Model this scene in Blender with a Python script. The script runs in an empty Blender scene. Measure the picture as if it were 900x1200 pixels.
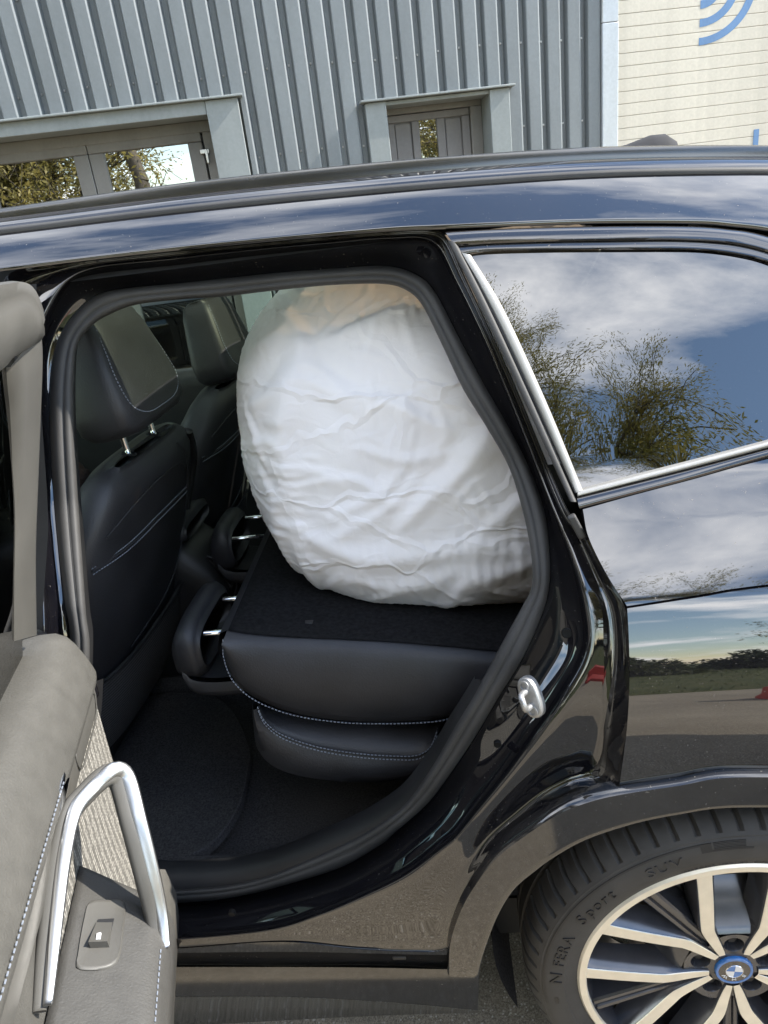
import bpy, math, random
import numpy as np
from mathutils import Matrix, Vector
random.seed(7); rng = np.random.default_rng(7)
scn = bpy.context.scene
R = math.radians

# ------------------------------------------------------------------ camera
F_PX, PITCH, ROLL, YAW = 832.0, R(22.32), R(7.37), R(7.1)
CAM = np.array([0.0, -0.836, 1.591])
fwd = np.array([-math.sin(YAW)*math.cos(PITCH), math.cos(YAW)*math.cos(PITCH), -math.sin(PITCH)])
_r0 = np.array([math.cos(YAW), math.sin(YAW), 0.0]); _u0 = np.cross(_r0, fwd)
rgt = math.cos(ROLL)*_r0 - math.sin(ROLL)*_u0
upv = np.cross(rgt, fwd)
cd = bpy.data.cameras.new('camera'); co = bpy.data.objects.new('camera', cd)
scn.collection.objects.link(co)
cd.sensor_fit = 'VERTICAL'; cd.sensor_height = 36.0; cd.sensor_width = 27.0
cd.lens = F_PX/1200*36.0
cd.clip_start = 0.02; cd.clip_end = 600
m = Matrix.Identity(4)
for i in range(3):
    m[i][0], m[i][1], m[i][2], m[i][3] = rgt[i], upv[i], -fwd[i], CAM[i]
co.matrix_world = m
scn.camera = co

# ------------------------------------------------------------------ light
SUN_AZ, SUN_EL = R(6.0), R(41.0)          # azimuth from +X towards +Y
w = bpy.data.worlds.new('World'); scn.world = w; w.use_nodes = True
nt = w.node_tree; nt.nodes.clear()
def wn(t): return nt.nodes.new(t)
sky = wn('ShaderNodeTexSky'); sky.sky_type = 'NISHITA'; sky.sun_disc = False
sky.sun_elevation = SUN_EL; sky.sun_rotation = R(90) - SUN_AZ
sky.air_density = 1.15; sky.dust_density = 0.1
tc = wn('ShaderNodeTexCoord'); sep = wn('ShaderNodeSeparateXYZ')
nt.links.new(tc.outputs['Generated'], sep.inputs[0])
mz = wn('ShaderNodeMath'); mz.operation = 'MAXIMUM'; mz.inputs[1].default_value = 0.0
nt.links.new(sep.outputs['Z'], mz.inputs[0])
az = wn('ShaderNodeMath'); az.operation = 'ADD'; az.inputs[1].default_value = 0.16
nt.links.new(mz.outputs[0], az.inputs[0])
dv = wn('ShaderNodeVectorMath'); dv.operation = 'DIVIDE'
cmb = wn('ShaderNodeCombineXYZ')
for k in (0, 1, 2): nt.links.new(az.outputs[0], cmb.inputs[k])
nt.links.new(tc.outputs['Generated'], dv.inputs[0]); nt.links.new(cmb.outputs[0], dv.inputs[1])
flat = wn('ShaderNodeVectorMath'); flat.operation = 'MULTIPLY'; flat.inputs[1].default_value = (1, 1.25, 0)
nt.links.new(dv.outputs[0], flat.inputs[0])
cl = wn('ShaderNodeTexNoise'); cl.inputs['Scale'].default_value = 1.15; cl.inputs['Detail'].default_value = 9
cl.inputs['Roughness'].default_value = 0.58; cl.inputs['Distortion'].default_value = 0.35
offv = wn('ShaderNodeVectorMath'); offv.operation = 'ADD'; offv.inputs[1].default_value = (5.6, 0.4, 0)
nt.links.new(flat.outputs[0], offv.inputs[0]); nt.links.new(offv.outputs[0], cl.inputs['Vector'])
ramp = wn('ShaderNodeValToRGB'); ramp.color_ramp.elements[0].position = 0.46; ramp.color_ramp.elements[1].position = 0.66
ramp.color_ramp.elements[0].color = (0, 0, 0, 1); ramp.color_ramp.elements[1].color = (1, 1, 1, 1)
nt.links.new(cl.outputs['Fac'], ramp.inputs[0])
mix = wn('ShaderNodeMixRGB'); nt.links.new(ramp.outputs[0], mix.inputs[0])
nt.links.new(sky.outputs[0], mix.inputs[1]); mix.inputs[2].default_value = (10.4, 10.5, 10.8, 1)
bg = wn('ShaderNodeBackground'); bg.inputs['Strength'].default_value = 0.15
nt.links.new(mix.outputs[0], bg.inputs['Color'])
out = wn('ShaderNodeOutputWorld'); nt.links.new(bg.outputs[0], out.inputs['Surface'])
sd = bpy.data.lights.new('sun', 'SUN'); sd.energy = 3.4; sd.angle = R(0.55); sd.color = (1.0, 0.94, 0.84)
so = bpy.data.objects.new('sun', sd); scn.collection.objects.link(so)
sdir = Vector((math.cos(SUN_EL)*math.cos(SUN_AZ), math.cos(SUN_EL)*math.sin(SUN_AZ), math.sin(SUN_EL)))
so.rotation_euler = sdir.to_track_quat('Z', 'Y').to_euler(); so.location = (6, 0, 9)
scn.view_settings.view_transform = 'Standard'; scn.view_settings.look = 'None'
scn.view_settings.gamma = 1.0; scn.view_settings.exposure = 1.75; scn.view_settings.use_curve_mapping = False
scn.cycles.max_bounces = 10; scn.cycles.glossy_bounces = 5; scn.cycles.transparent_max_bounces = 12
scn.cycles.sample_clamp_indirect = 8.0
scn.cycles.caustics_reflective = False; scn.cycles.caustics_refractive = False

# ------------------------------------------------------------------ sight lines -> real places
def ray(px, py): return (px-450)/F_PX*rgt - (py-600)/F_PX*upv + fwd
def at_y(px, py, Y):
    d = ray(px, py); return CAM + d*((Y-CAM[1])/d[1])
def at_z(px, py, Z):
    d = ray(px, py); return CAM + d*((Z-CAM[2])/d[2])
def at_plane(px, py, P0, n):
    d = ray(px, py); return CAM + d*(((P0-CAM) @ n)/(d @ n))

# ------------------------------------------------------------------ materials
def new_mat(name):
    mt = bpy.data.materials.new(name); mt.use_nodes = True
    b = mt.node_tree.nodes['Principled BSDF']
    return mt, mt.node_tree, b
def setc(b, col, rough=0.5, metal=0.0, ior=None, coat=0.0, spec=None):
    b.inputs['Base Color'].default_value = (*col, 1); b.inputs['Roughness'].default_value = rough
    b.inputs['Metallic'].default_value = metal
    if ior: b.inputs['IOR'].default_value = ior
    if coat: b.inputs['Coat Weight'].default_value = coat; b.inputs['Coat Roughness'].default_value = 0.03
    if spec is not None: b.inputs['Specular IOR Level'].default_value = spec
def noise_node(t, scale, detail=4, rough=0.55, dist=0.0, stretch=None, kind='noise'):
    c = t.nodes.new('ShaderNodeTexCoord')
    src = c.outputs['Object']
    if stretch:
        mp = t.nodes.new('ShaderNodeMapping'); mp.inputs['Scale'].default_value = stretch
        t.links.new(src, mp.inputs['Vector']); src = mp.outputs[0]
    if kind == 'noise':
        n = t.nodes.new('ShaderNodeTexNoise'); n.inputs['Detail'].default_value = detail
        n.inputs['Roughness'].default_value = rough; n.inputs['Distortion'].default_value = dist
    else:
        n = t.nodes.new('ShaderNodeTexVoronoi')
    n.inputs['Scale'].default_value = scale
    t.links.new(src, n.inputs['Vector'])
    return n
def ramp_node(t, sock, stops):
    r = t.nodes.new('ShaderNodeValToRGB'); e = r.color_ramp.elements
    e[0].position, e[0].color = stops[0][0], (*stops[0][1], 1)
    e[1].position, e[1].color = stops[-1][0], (*stops[-1][1], 1)
    for p, c in stops[1:-1]:
        x = e.new(p); x.color = (*c, 1)
    t.links.new(sock, r.inputs[0]); return r
def bump(t, b, sock, strength, dist):
    bp = t.nodes.new('ShaderNodeBump'); bp.inputs['Strength'].default_value = strength
    bp.inputs['Distance'].default_value = dist
    t.links.new(sock, bp.inputs['Height'])
    prev = b.inputs['Normal'].links
    if prev: t.links.new(prev[0].from_socket, bp.inputs['Normal'])
    t.links.new(bp.outputs[0], b.inputs['Normal'])
def simple(name, col, rough=0.5, metal=0.0, var=0.25, vscale=6.0, bscale=0, bstr=0.2, bdist=0.001, **k):
    """colour with a little uneven tone, uneven gloss and fine relief"""
    mt, t, b = new_mat(name); setc(b, col, rough, metal, **k)
    n = noise_node(t, vscale, 5)
    lo = tuple(c*(1-var) for c in col); hi = tuple(min(1, c*(1+var)) for c in col)
    r = ramp_node(t, n.outputs['Fac'], [(0.3, lo), (0.7, hi)]); t.links.new(r.outputs[0], b.inputs['Base Color'])
    mr = t.nodes.new('ShaderNodeMapRange'); mr.inputs['To Min'].default_value = rough*0.85; mr.inputs['To Max'].default_value = min(1, rough*1.15)
    t.links.new(n.outputs['Fac'], mr.inputs['Value']); t.links.new(mr.outputs[0], b.inputs['Roughness'])
    if bscale:
        n2 = noise_node(t, bscale, 3); bump(t, b, n2.outputs['Fac'], bstr, bdist)
    return mt

def paint(name, dust=0.05, ior=2.1, speck=0.5, rough=0.02):
    mt, t, b = new_mat(name); setc(b, (0.004, 0.004, 0.006), rough, 0, ior=ior)
    # dust film and specks lie over the gloss
    n = noise_node(t, 3.0, 6, 0.65); s = noise_node(t, 260.0, 2, 0.5)
    r1 = ramp_node(t, n.outputs['Fac'], [(0.35, (0, 0, 0)), (0.8, (dust,)*3)])
    r2 = ramp_node(t, s.outputs['Fac'], [(0.70, (0, 0, 0)), (0.78, (speck,)*3)])
    ad = t.nodes.new('ShaderNodeMath'); ad.operation = 'ADD'; ad.use_clamp = True
    t.links.new(r1.outputs[0], ad.inputs[0]); t.links.new(r2.outputs[0], ad.inputs[1])
    df = t.nodes.new('ShaderNodeBsdfDiffuse'); df.inputs[0].default_value = (0.23, 0.21, 0.18, 1)
    mx = t.nodes.new('ShaderNodeMixShader'); o = t.nodes['Material Output']
    t.links.new(ad.outputs[0], mx.inputs[0]); t.links.new(b.outputs[0], mx.inputs[1]); t.links.new(df.outputs[0], mx.inputs[2])
    t.links.new(mx.outputs[0], o.inputs['Surface'])
    w_ = noise_node(t, 5.0, 2, 0.5); bump(t, b, w_.outputs['Fac'], 0.05, 0.004)
    return mt
def glass(name, tint, refl=0.12, rough=0.0):
    """thin pane: tinted see-through plus a mirror film that grows towards grazing"""
    mt, t, b = new_mat(name); t.nodes.remove(b)
    tr = t.nodes.new('ShaderNodeBsdfTransparent'); tr.inputs[0].default_value = (*tint, 1)
    gl = t.nodes.new('ShaderNodeBsdfGlossy'); gl.inputs['Roughness'].default_value = rough
    fc = t.nodes.new('ShaderNodeLayerWeight'); fc.inputs['Blend'].default_value = 0.5
    pw = t.nodes.new('ShaderNodeMath'); pw.operation = 'POWER'; pw.inputs[1].default_value = 5.0
    lw = t.nodes.new('ShaderNodeMapRange'); lw.inputs['To Min'].default_value = refl; lw.inputs['To Max'].default_value = 1.0
    t.links.new(fc.outputs['Facing'], pw.inputs[0]); t.links.new(pw.outputs[0], lw.inputs['Value'])
    mx = t.nodes.new('ShaderNodeMixShader')
    t.links.new(lw.outputs[0], mx.inputs[0]); t.links.new(tr.outputs[0], mx.inputs[1]); t.links.new(gl.outputs[0], mx.inputs[2])
    n = noise_node(t, 300.0, 2); r = ramp_node(t, n.outputs['Fac'], [(0.745, (0, 0, 0)), (0.80, (0.5,)*3)])
    df = t.nodes.new('ShaderNodeBsdfDiffuse'); df.inputs[0].default_value = (0.4, 0.38, 0.34, 1)
    m2 = t.nodes.new('ShaderNodeMixShader'); t.links.new(r.outputs[0], m2.inputs[0])
    t.links.new(mx.outputs[0], m2.inputs[1]); t.links.new(df.outputs[0], m2.inputs[2])
    t.links.new(m2.outputs[0], t.nodes['Material Output'].inputs['Surface'])
    return mt

M = {}
M['paint'] = paint('black_paint')
M['paint_dusty'] = paint('black_paint_dusty', 0.16, 2.0, 0.75)
M['jamb'] = paint('black_paint_jamb', 0.04, 1.9, 0.5)
M['gloss_trim'] = paint('black_gloss_trim', 0.08, 1.9, 0.6)
M['cladding_gloss'] = paint('grey_black_cladding', 0.14, 1.85, 0.7, 0.05)
M['sill_plastic'] = paint('sill_plastic', 0.08, 1.8, 0.8, 0.10)
M['glass_dark'] = glass('privacy_glass', (0.03, 0.035, 0.03), 0.175)
M['glass_clear'] = glass('car_glass', (0.62, 0.74, 0.62), 0.06)
M['glass_roof'] = glass('roof_glass', (0.30, 0.34, 0.25), 0.05)
M['glass_roof_dark'] = glass('rear_roof_glass', (0.12, 0.095, 0.065), 0.06)
M['glass_building'] = glass('building_glass', (0.10, 0.10, 0.10), 0.50)
M['rubber'] = simple('seal_rubber', (0.045, 0.044, 0.043), 0.62, 0, 0.25, 9, 900, 0.25, 0.0006, spec=0.4)
M['rail'] = simple('satin_black_rail', (0.03, 0.03, 0.031), 0.16, 0, 0.2, 20, ior=1.9)
M['pillar_black'] = simple('pillar_black', (0.006, 0.006, 0.006), 0.6, 0, 0.2, 20, spec=0.15)
M['black_plastic'] = simple('black_plastic', (0.014, 0.014, 0.015), 0.5, 0, 0.3, 8, 700, 0.3, 0.0005)
M['leather'] = simple('black_leather', (0.020, 0.020, 0.023), 0.5, 0, 0.3, 9, 300, 0.5, 0.0012, spec=0.5)
M['suede'] = simple('dark_suede', (0.016, 0.016, 0.019), 0.95, 0, 0.3, 30, 600, 0.3, 0.0005)
M['carpet'] = simple('black_carpet', (0.052, 0.049, 0.049), 1.0, 0, 0.5, 260, 900, 0.9, 0.002, spec=0.1)
M['trunk_carpet'] = simple('trunk_carpet', (0.013, 0.013, 0.014), 1.0, 0, 0.5, 120, 1100, 0.9, 0.002, spec=0.1)
M['headliner'] = simple('dark_headliner', (0.03, 0.03, 0.032), 1.0, 0, 0.2, 40)
M['stitch'] = simple('grey_thread', (0.20, 0.22, 0.26), 0.8, 0, 0.15, 50)
M['door_trim'] = simple('dusty_door_trim', (0.064, 0.061, 0.054), 0.66, 0, 0.10, 40, 330, 0.7, 0.0012, spec=0.5)
M['door_trim_hard'] = simple('dusty_door_plastic', (0.074, 0.071, 0.064), 0.5, 0, 0.14, 8, 800, 0.25, 0.0004)
M['armrest'] = simple('grey_armrest', (0.050, 0.048, 0.044), 0.6, 0, 0.10, 40, 330, 0.6, 0.001, spec=0.5)
M['satin'] = simple('satin_aluminium', (0.44, 0.44, 0.435), 0.34, 1.0, 0.06, 20)
M['bright_trim'] = simple('anodised_window_trim', (0.36, 0.35, 0.325), 0.40, 0.5, 0.05, 12)
M['chrome'] = simple('chrome', (0.75, 0.76, 0.78), 0.09, 1.0, 0.05, 12)
M['zinc'] = simple('zinc_steel', (0.42, 0.42, 0.42), 0.42, 0.8, 0.2, 60, 300, 0.3, 0.0006)
M['rim_face'] = simple('machined_rim_face', (0.86, 0.80, 0.68), 0.34, 0.55, 0.07, 30, 260, 0.1, 0.0004)
M['rim_dark'] = simple('dark_gloss_rim', (0.055, 0.055, 0.062), 0.16, 0.3, 0.25, 18, ior=1.9)
M['disc'] = simple('brake_disc', (0.35, 0.33, 0.31), 0.35, 1.0, 0.2, 25)
M['caliper'] = simple('brake_caliper', (0.16, 0.15, 0.14), 0.5, 0.4, 0.3, 14)
M['tyre'] = simple('tyre_rubber', (0.048, 0.044, 0.040), 0.72, 0, 0.28, 14, 240, 0.3, 0.0008)
M['tyre_letter'] = simple('tyre_lettering', (0.016, 0.015, 0.015), 0.5, 0, 0.2, 30)
M['blue'] = simple('emblem_blue', (0.03, 0.16, 0.46), 0.25, 0, 0.08, 20, coat=1)
M['white_enamel'] = simple('emblem_white', (0.75, 0.76, 0.78), 0.25, 0, 0.04, 20, coat=1)
M['black_enamel'] = simple('emblem_black', (0.02, 0.02, 0.022), 0.25, 0, 0.1, 20, coat=1)
M['white_print'] = simple('white_print', (0.7, 0.7, 0.7), 0.6, 0, 0.05)
M['fur'] = simple('brown_fur', (0.045, 0.024, 0.014), 1.0, 0, 0.5, 60, 180, 1.0, 0.004)

# white bag cloth, a little light passes through
mt, t, b = new_mat('white_bag_cloth'); setc(b, (0.82, 0.79, 0.79), 0.62)
n = noise_node(t, 420, 3); bump(t, b, n.outputs['Fac'], 0.10, 0.0006)
n = noise_node(t, 26, 5, 0.6, 1.2); bump(t, b, n.outputs['Fac'], 0.22, 0.004)
r = ramp_node(t, noise_node(t, 5, 4).outputs['Fac'], [(0.3, (0.77, 0.745, 0.75)), (0.7, (0.85, 0.825, 0.825))]); t.links.new(r.outputs[0], b.inputs['Base Color'])
def crinkle(scale, warp, lo, hi, strength, dist):
    c = t.nodes.new('ShaderNodeTexCoord'); nz = t.nodes.new('ShaderNodeTexNoise'); nz.inputs['Scale'].default_value = 6; nz.inputs['Detail'].default_value = 3
    t.links.new(c.outputs['Object'], nz.inputs['Vector'])
    mxv = t.nodes.new('ShaderNodeMixRGB'); mxv.blend_type = 'LINEAR_LIGHT'; mxv.inputs[0].default_value = warp
    t.links.new(c.outputs['Object'], mxv.inputs[1]); t.links.new(nz.outputs['Color'], mxv.inputs[2])
    mp_ = t.nodes.new('ShaderNodeMapping'); mp_.inputs['Rotation'].default_value = (0, 0.5, 0); mp_.inputs['Scale'].default_value = (1, 1, 2.1); t.links.new(mxv.outputs[0], mp_.inputs['Vector'])
    vo = t.nodes.new('ShaderNodeTexVoronoi'); vo.feature = 'DISTANCE_TO_EDGE'; vo.inputs['Scale'].default_value = scale; t.links.new(mp_.outputs[0], vo.inputs['Vector'])
    rr_ = ramp_node(t, vo.outputs['Distance'], [(lo, (1, 1, 1)), (hi, (0, 0, 0))]); bump(t, b, rr_.outputs[0], strength, dist)
crinkle(3.4, 0.10, 0.0, 0.055, 0.45, 0.005); crinkle(8.0, 0.08, 0.0, 0.09, 0.16, 0.0022)
tl = t.nodes.new('ShaderNodeBsdfTranslucent'); tl.inputs[0].default_value = (0.85, 0.68, 0.5, 1)
mx = t.nodes.new('ShaderNodeMixShader'); mx.inputs[0].default_value = 0.08
t.links.new(b.outputs[0], mx.inputs[1]); t.links.new(tl.outputs[0], mx.inputs[2]); t.links.new(mx.outputs[0], t.nodes['Material Output'].inputs['Surface'])
M['bag'] = mt

# woven speaker-cloth look
mt, t, b = new_mat('woven_grille'); setc(b, (0.30, 0.285, 0.25), 0.6)
v = noise_node(t, 175, kind='vor'); v.inputs['Randomness'].default_value = 0.25; r = ramp_node(t, v.outputs['Distance'], [(0.12, (0.42, 0.40, 0.36)), (0.55, (0.10, 0.095, 0.085))])
t.links.new(r.outputs[0], b.inputs['Base Color']); bump(t, b, v.outputs['Distance'], -1.0, 0.004); M['woven'] = mt

# net pocket
mt, t, b = new_mat('pocket_net'); setc(b, (0.03, 0.03, 0.032), 0.6)
c = t.nodes.new('ShaderNodeTexCoord'); wv = t.nodes.new('ShaderNodeTexWave'); wv.inputs['Scale'].default_value = 42; wv.inputs['Distortion'].default_value = 3; wv.inputs['Detail Scale'].default_value = 30
wv.bands_direction = 'Z'; t.links.new(c.outputs['Object'], wv.inputs['Vector'])
r = ramp_node(t, wv.outputs['Fac'], [(0.35, (0.004,)*3), (0.7, (0.075, 0.075, 0.08))]); t.links.new(r.outputs[0], b.inputs['Base Color'])
bump(t, b, wv.outputs['Fac'], 0.8, 0.003); M['net'] = mt

# asphalt: pale worn stones in dark binder
mt, t, b = new_mat('worn_asphalt'); setc(b, (0.2, 0.18, 0.15), 0.85)
v = noise_node(t, 380, kind='vor'); v2 = noise_node(t, 1.1, 6, 0.6)
r = ramp_node(t, v.outputs['Color'], [(0.15, (0.15, 0.128, 0.097)), (0.5, (0.26, 0.224, 0.172)), (0.9, (0.37, 0.325, 0.26))])
r2 = ramp_node(t, v2.outputs['Fac'], [(0.3, (0.72, 0.70, 0.66)), (0.7, (1.1, 1.08, 1.02))])
ml = t.nodes.new('ShaderNodeMixRGB'); ml.blend_type = 'MULTIPLY'; ml.inputs[0].default_value = 1
t.links.new(r.outputs[0], ml.inputs[1]); t.links.new(r2.outputs[0], ml.inputs[2]); v3 = noise_node(t, 150, kind='vor'); r3 = ramp_node(t, v3.outputs['Color'], [(0.66, (0, 0, 0)), (0.72, (0.75,)*3)]); r4 = ramp_node(t, v3.outputs['Distance'], [(0.28, (1, 1, 1)), (0.40, (0, 0, 0))])
mm = t.nodes.new('ShaderNodeMath'); mm.operation = 'MULTIPLY'; t.links.new(r3.outputs[0], mm.inputs[0]); t.links.new(r4.outputs[0], mm.inputs[1])
ms = t.nodes.new('ShaderNodeMixRGB'); ms.inputs[2].default_value = (0.50, 0.46, 0.39, 1); t.links.new(mm.outputs[0], ms.inputs[0]); t.links.new(ml.outputs[0], ms.inputs[1]); t.links.new(ms.outputs[0], b.inputs['Base Color'])
bump(t, b, v.outputs['Distance'], -0.9, 0.004); M['asphalt'] = mt

# grass
mt, t, b = new_mat('rough_grass'); setc(b, (0.1, 0.1, 0.04), 0.9)
r = ramp_node(t, noise_node(t, 2.2, 8, 0.7).outputs['Fac'], [(0.3, (0.06, 0.085, 0.022)), (0.55, (0.12, 0.13, 0.045)), (0.75, (0.20, 0.165, 0.085))])
t.links.new(r.outputs[0], b.inputs['Base Color']); bump(t, b, noise_node(t, 25, 6, 0.7).outputs['Fac'], 1, 0.08); M['grass'] = mt
M['blade'] = simple('grass_blade', (0.13, 0.15, 0.045), 0.8, 0, 0.4, 3)
M['bark'] = simple('bark', (0.10, 0.085, 0.06), 0.95, 0, 0.4, 12, 40, 0.8, 0.02)
def leaf_mat(name, a, b_):
    mt, t, b = new_mat(name); setc(b, a, 0.6)
    r = ramp_node(t, noise_node(t, 1.3, 4).outputs['Fac'], [(0.3, a), (0.7, b_)]); t.links.new(r.outputs[0], b.inputs['Base Color'])
    tl = t.nodes.new('ShaderNodeBsdfTranslucent'); t.links.new(r.outputs[0], tl.inputs[0])
    mx = t.nodes.new('ShaderNodeMixShader'); mx.inputs[0].default_value = 0.4
    t.links.new(b.outputs[0], mx.inputs[1]); t.links.new(tl.outputs[0], mx.inputs[2]); t.links.new(mx.outputs[0], t.nodes['Material Output'].inputs['Surface'])
    return mt
M['willow'] = leaf_mat('willow_leaf', (0.20, 0.21, 0.06), (0.38, 0.31, 0.09))
M['spring'] = leaf_mat('spring_leaf', (0.24, 0.225, 0.07), (0.42, 0.34, 0.11))
M['hedge'] = leaf_mat('hedge_leaf', (0.03, 0.05, 0.014), (0.08, 0.09, 0.025))

# building
def clad(name, col, rough, metal=0.0):
    mt, t, b = new_mat(name); setc(b, col, rough, metal)
    n = noise_node(t, 1.6, 7, 0.65, 0.3, (3, 3, 0.6)); f = noise_node(t, 60, 3, 0.6)
    r = ramp_node(t, n.outputs['Fac'], [(0.25, tuple(c*0.80 for c in col)), (0.75, tuple(c*1.1 for c in col))])
    r2 = ramp_node(t, f.outputs['Fac'], [(0.3, (0.93,)*3), (0.7, (1.04,)*3)])
    ml = t.nodes.new('ShaderNodeMixRGB'); ml.blend_type = 'MULTIPLY'; ml.inputs[0].default_value = 1
    t.links.new(r.outputs[0], ml.inputs[1]); t.links.new(r2.outputs[0], ml.inputs[2]); t.links.new(ml.outputs[0], b.inputs['Base Color'])
    bump(t, b, noise_node(t, 4, 3).outputs['Fac'], 0.15, 0.01)
    return mt
M['cladding'] = clad('grey_cladding', (0.165, 0.183, 0.192), 0.42)
M['flashing'] = clad('pale_flashing', (0.215, 0.236, 0.236), 0.45)
M['corner_flash'] = clad('corner_flashing', (0.46, 0.49, 0.52), 0.32, 0.3)
M['frame_grey'] = clad('grey_door_frame', (0.16, 0.155, 0.145), 0.5)
M['door_grey'] = clad('grey_door_leaf', (0.165, 0.16, 0.16), 0.55)
M['cream'] = clad('cream_door_panel', (0.50, 0.468, 0.395), 0.55)
M['logo'] = clad('blue_logo', (0.09, 0.19, 0.36), 0.5)
M['joint'] = simple('door_joint', (0.34, 0.32, 0.27), 0.7, 0, 0.1)
M['red'] = simple('red_plastic', (0.45, 0.03, 0.02), 0.45, 0, 0.2, 4)
M['concrete'] = simple('concrete', (0.3, 0.29, 0.27), 0.9, 0, 0.2, 4, 60, 0.4, 0.004)

# ------------------------------------------------------------------ mesh helpers
COL = scn.collection
def make(name, verts, faces, mat, parent=None, smooth=True, sharp=None, mats=None, mi=None, subsurf=0, solid=0):
    me = bpy.data.meshes.new(name)
    me.from_pydata([tuple(map(float, v)) for v in verts], [], [tuple(map(int, f)) for f in faces])
    if mats:
        for x in mats: me.materials.append(x)
    else: me.materials.append(M[mat] if isinstance(mat, str) else mat)
    if mi is not None: me.polygons.foreach_set('material_index', np.asarray(mi, dtype=np.int32))
    if smooth:
        me.polygons.foreach_set('use_smooth', np.ones(len(me.polygons), dtype=bool))
        if sharp: me.set_sharp_from_angle(angle=R(sharp))
    me.update()
    o = bpy.data.objects.new(name, me); COL.objects.link(o)
    adopt(o, parent)
    if solid:
        md = o.modifiers.new('solid', 'SOLIDIFY'); md.thickness = abs(solid); md.offset = -1 if solid > 0 else 1
    if subsurf:
        md = o.modifiers.new('sub', 'SUBSURF'); md.levels = subsurf; md.render_levels = subsurf
    return o
def world(o):
    mw = o.matrix_basis.copy()
    if o.parent: mw = world(o.parent) @ o.matrix_parent_inverse @ mw
    return mw
def adopt(o, parent):
    if parent is not None:
        o.parent = parent; o.matrix_parent_inverse = world(parent).inverted()
def thing(name, label, cat, loc=(0, 0, 0), group=None, parent=None):
    o = bpy.data.objects.new(name, None); COL.objects.link(o); o.location = loc; o.empty_display_size = 0.2
    adopt(o, parent); tag(o, label, cat, group); return o
def tag(o, label=None, cat=None, group=None, kind=None):
    if label: o['label'] = label
    if cat: o['category'] = cat
    if group: o['group'] = group
    if kind: o['kind'] = kind
    return o
def spline(pts, n, closed=False):
    """Catmull-Rom through control points (any width), evenly respaced"""
    P = np.array(pts, float)
    if closed: Q = np.vstack([P[-1], P, P[0], P[1]]); segs = len(P)
    else: Q = np.vstack([2*P[0]-P[1], P, 2*P[-1]-P[-2]]); segs = len(P)-1
    res = []
    for i in range(segs):
        p0, p1, p2, p3 = Q[i:i+4]
        for tt in np.linspace(0, 1, 24, endpoint=False):
            res.append(0.5*((2*p1)+(-p0+p2)*tt+(2*p0-5*p1+4*p2-p3)*tt*tt+(-p0+3*p1-3*p2+p3)*tt**3))
    res.append(P[0] if closed else P[-1]); res = np.array(res)
    L = np.r_[0, np.cumsum(np.linalg.norm(np.diff(res[:, :3], axis=0), axis=1))]
    s = np.linspace(0, L[-1], n+1 if closed else n)
    o = np.array([np.interp(s, L, res[:, k]) for k in range(res.shape[1])]).T
    return o[:-1] if closed else o
def grid_faces(nu, nv, cu=False, cv=False, flip=False):
    f = []
    for i in range(nu if cu else nu-1):
        for j in range(nv if cv else nv-1):
            a, b_, c_, d_ = i*nv+j, ((i+1) % nu)*nv+j, ((i+1) % nu)*nv+(j+1) % nv, i*nv+(j+1) % nv
            f.append((a, d_, c_, b_) if flip else (a, b_, c_, d_))
    return f
def loft(name, rings, mat, parent=None, cu=False, cv=False, flip=False, caps=False, **k):
    G = np.array(rings, float); nu, nv = G.shape[:2]
    f = grid_faces(nu, nv, cu, cv, flip)
    if caps and cv:
        f.append(tuple(range(nv)) if flip else tuple(range(nv))[::-1]); e = [(nu-1)*nv+j for j in range(nv)]; f.append(tuple(e[::-1]) if flip else tuple(e))
    return make(name, G.reshape(-1, 3), f, mat, parent, **k)
def frames(path, up):
    P = np.array(path, float); T = np.gradient(P, axis=0); T /= np.linalg.norm(T, axis=1)[:, None]
    U = np.array(up, float); B = np.cross(T, U); B /= np.linalg.norm(B, axis=1)[:, None]; N = np.cross(B, T)
    return P, T, B, N
def sweep(name, path, profile, mat, parent=None, up=(0, -1, 0), closed=False, scale=None, caps=True, **k):
    """profile: list of (b, n) in the plane across the path"""
    P, T, B, N = frames(path, up)
    if closed:
        T = np.roll(P, -1, 0)-np.roll(P, 1, 0); T /= np.linalg.norm(T, axis=1)[:, None]
        B = np.cross(T, np.array(up, float)); B /= np.linalg.norm(B, axis=1)[:, None]; N = np.cross(B, T)
    pr = np.array(profile, float); sc = np.ones(len(P)) if scale is None else np.asarray(scale)
    rings = [P[i]+sc[i]*(pr[:, :1]*B[i]+pr[:, 1:]*N[i]) for i in range(len(P))]
    return loft(name, rings, mat, parent, cu=closed, cv=True, caps=caps and not closed, **k)
def circle(r, n=10, ry=None):
    a = np.linspace(0, 2*math.pi, n, endpoint=False); return np.c_[r*np.cos(a), (ry or r)*np.sin(a)]
def superell(a, b_, n=3.0, k=28):
    th = np.linspace(0, 2*math.pi, k, endpoint=False)
    c_, s_ = np.cos(th), np.sin(th)
    return np.c_[a*np.sign(c_)*abs(c_)**(2/n), b_*np.sign(s_)*abs(s_)**(2/n)]
def box_verts(c, h, rot=None):
    v = np.array([(x, y, z) for x in (-1, 1) for y in (-1, 1) for z in (-1, 1)], float)*np.array(h)
    if rot is not None: v = v @ np.array(rot).T
    return v+np.array(c)
BOXF = [(0, 1, 3, 2), (4, 6, 7, 5), (0, 4, 5, 1), (2, 3, 7, 6), (0, 2, 6, 4), (1, 5, 7, 3)]
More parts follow.
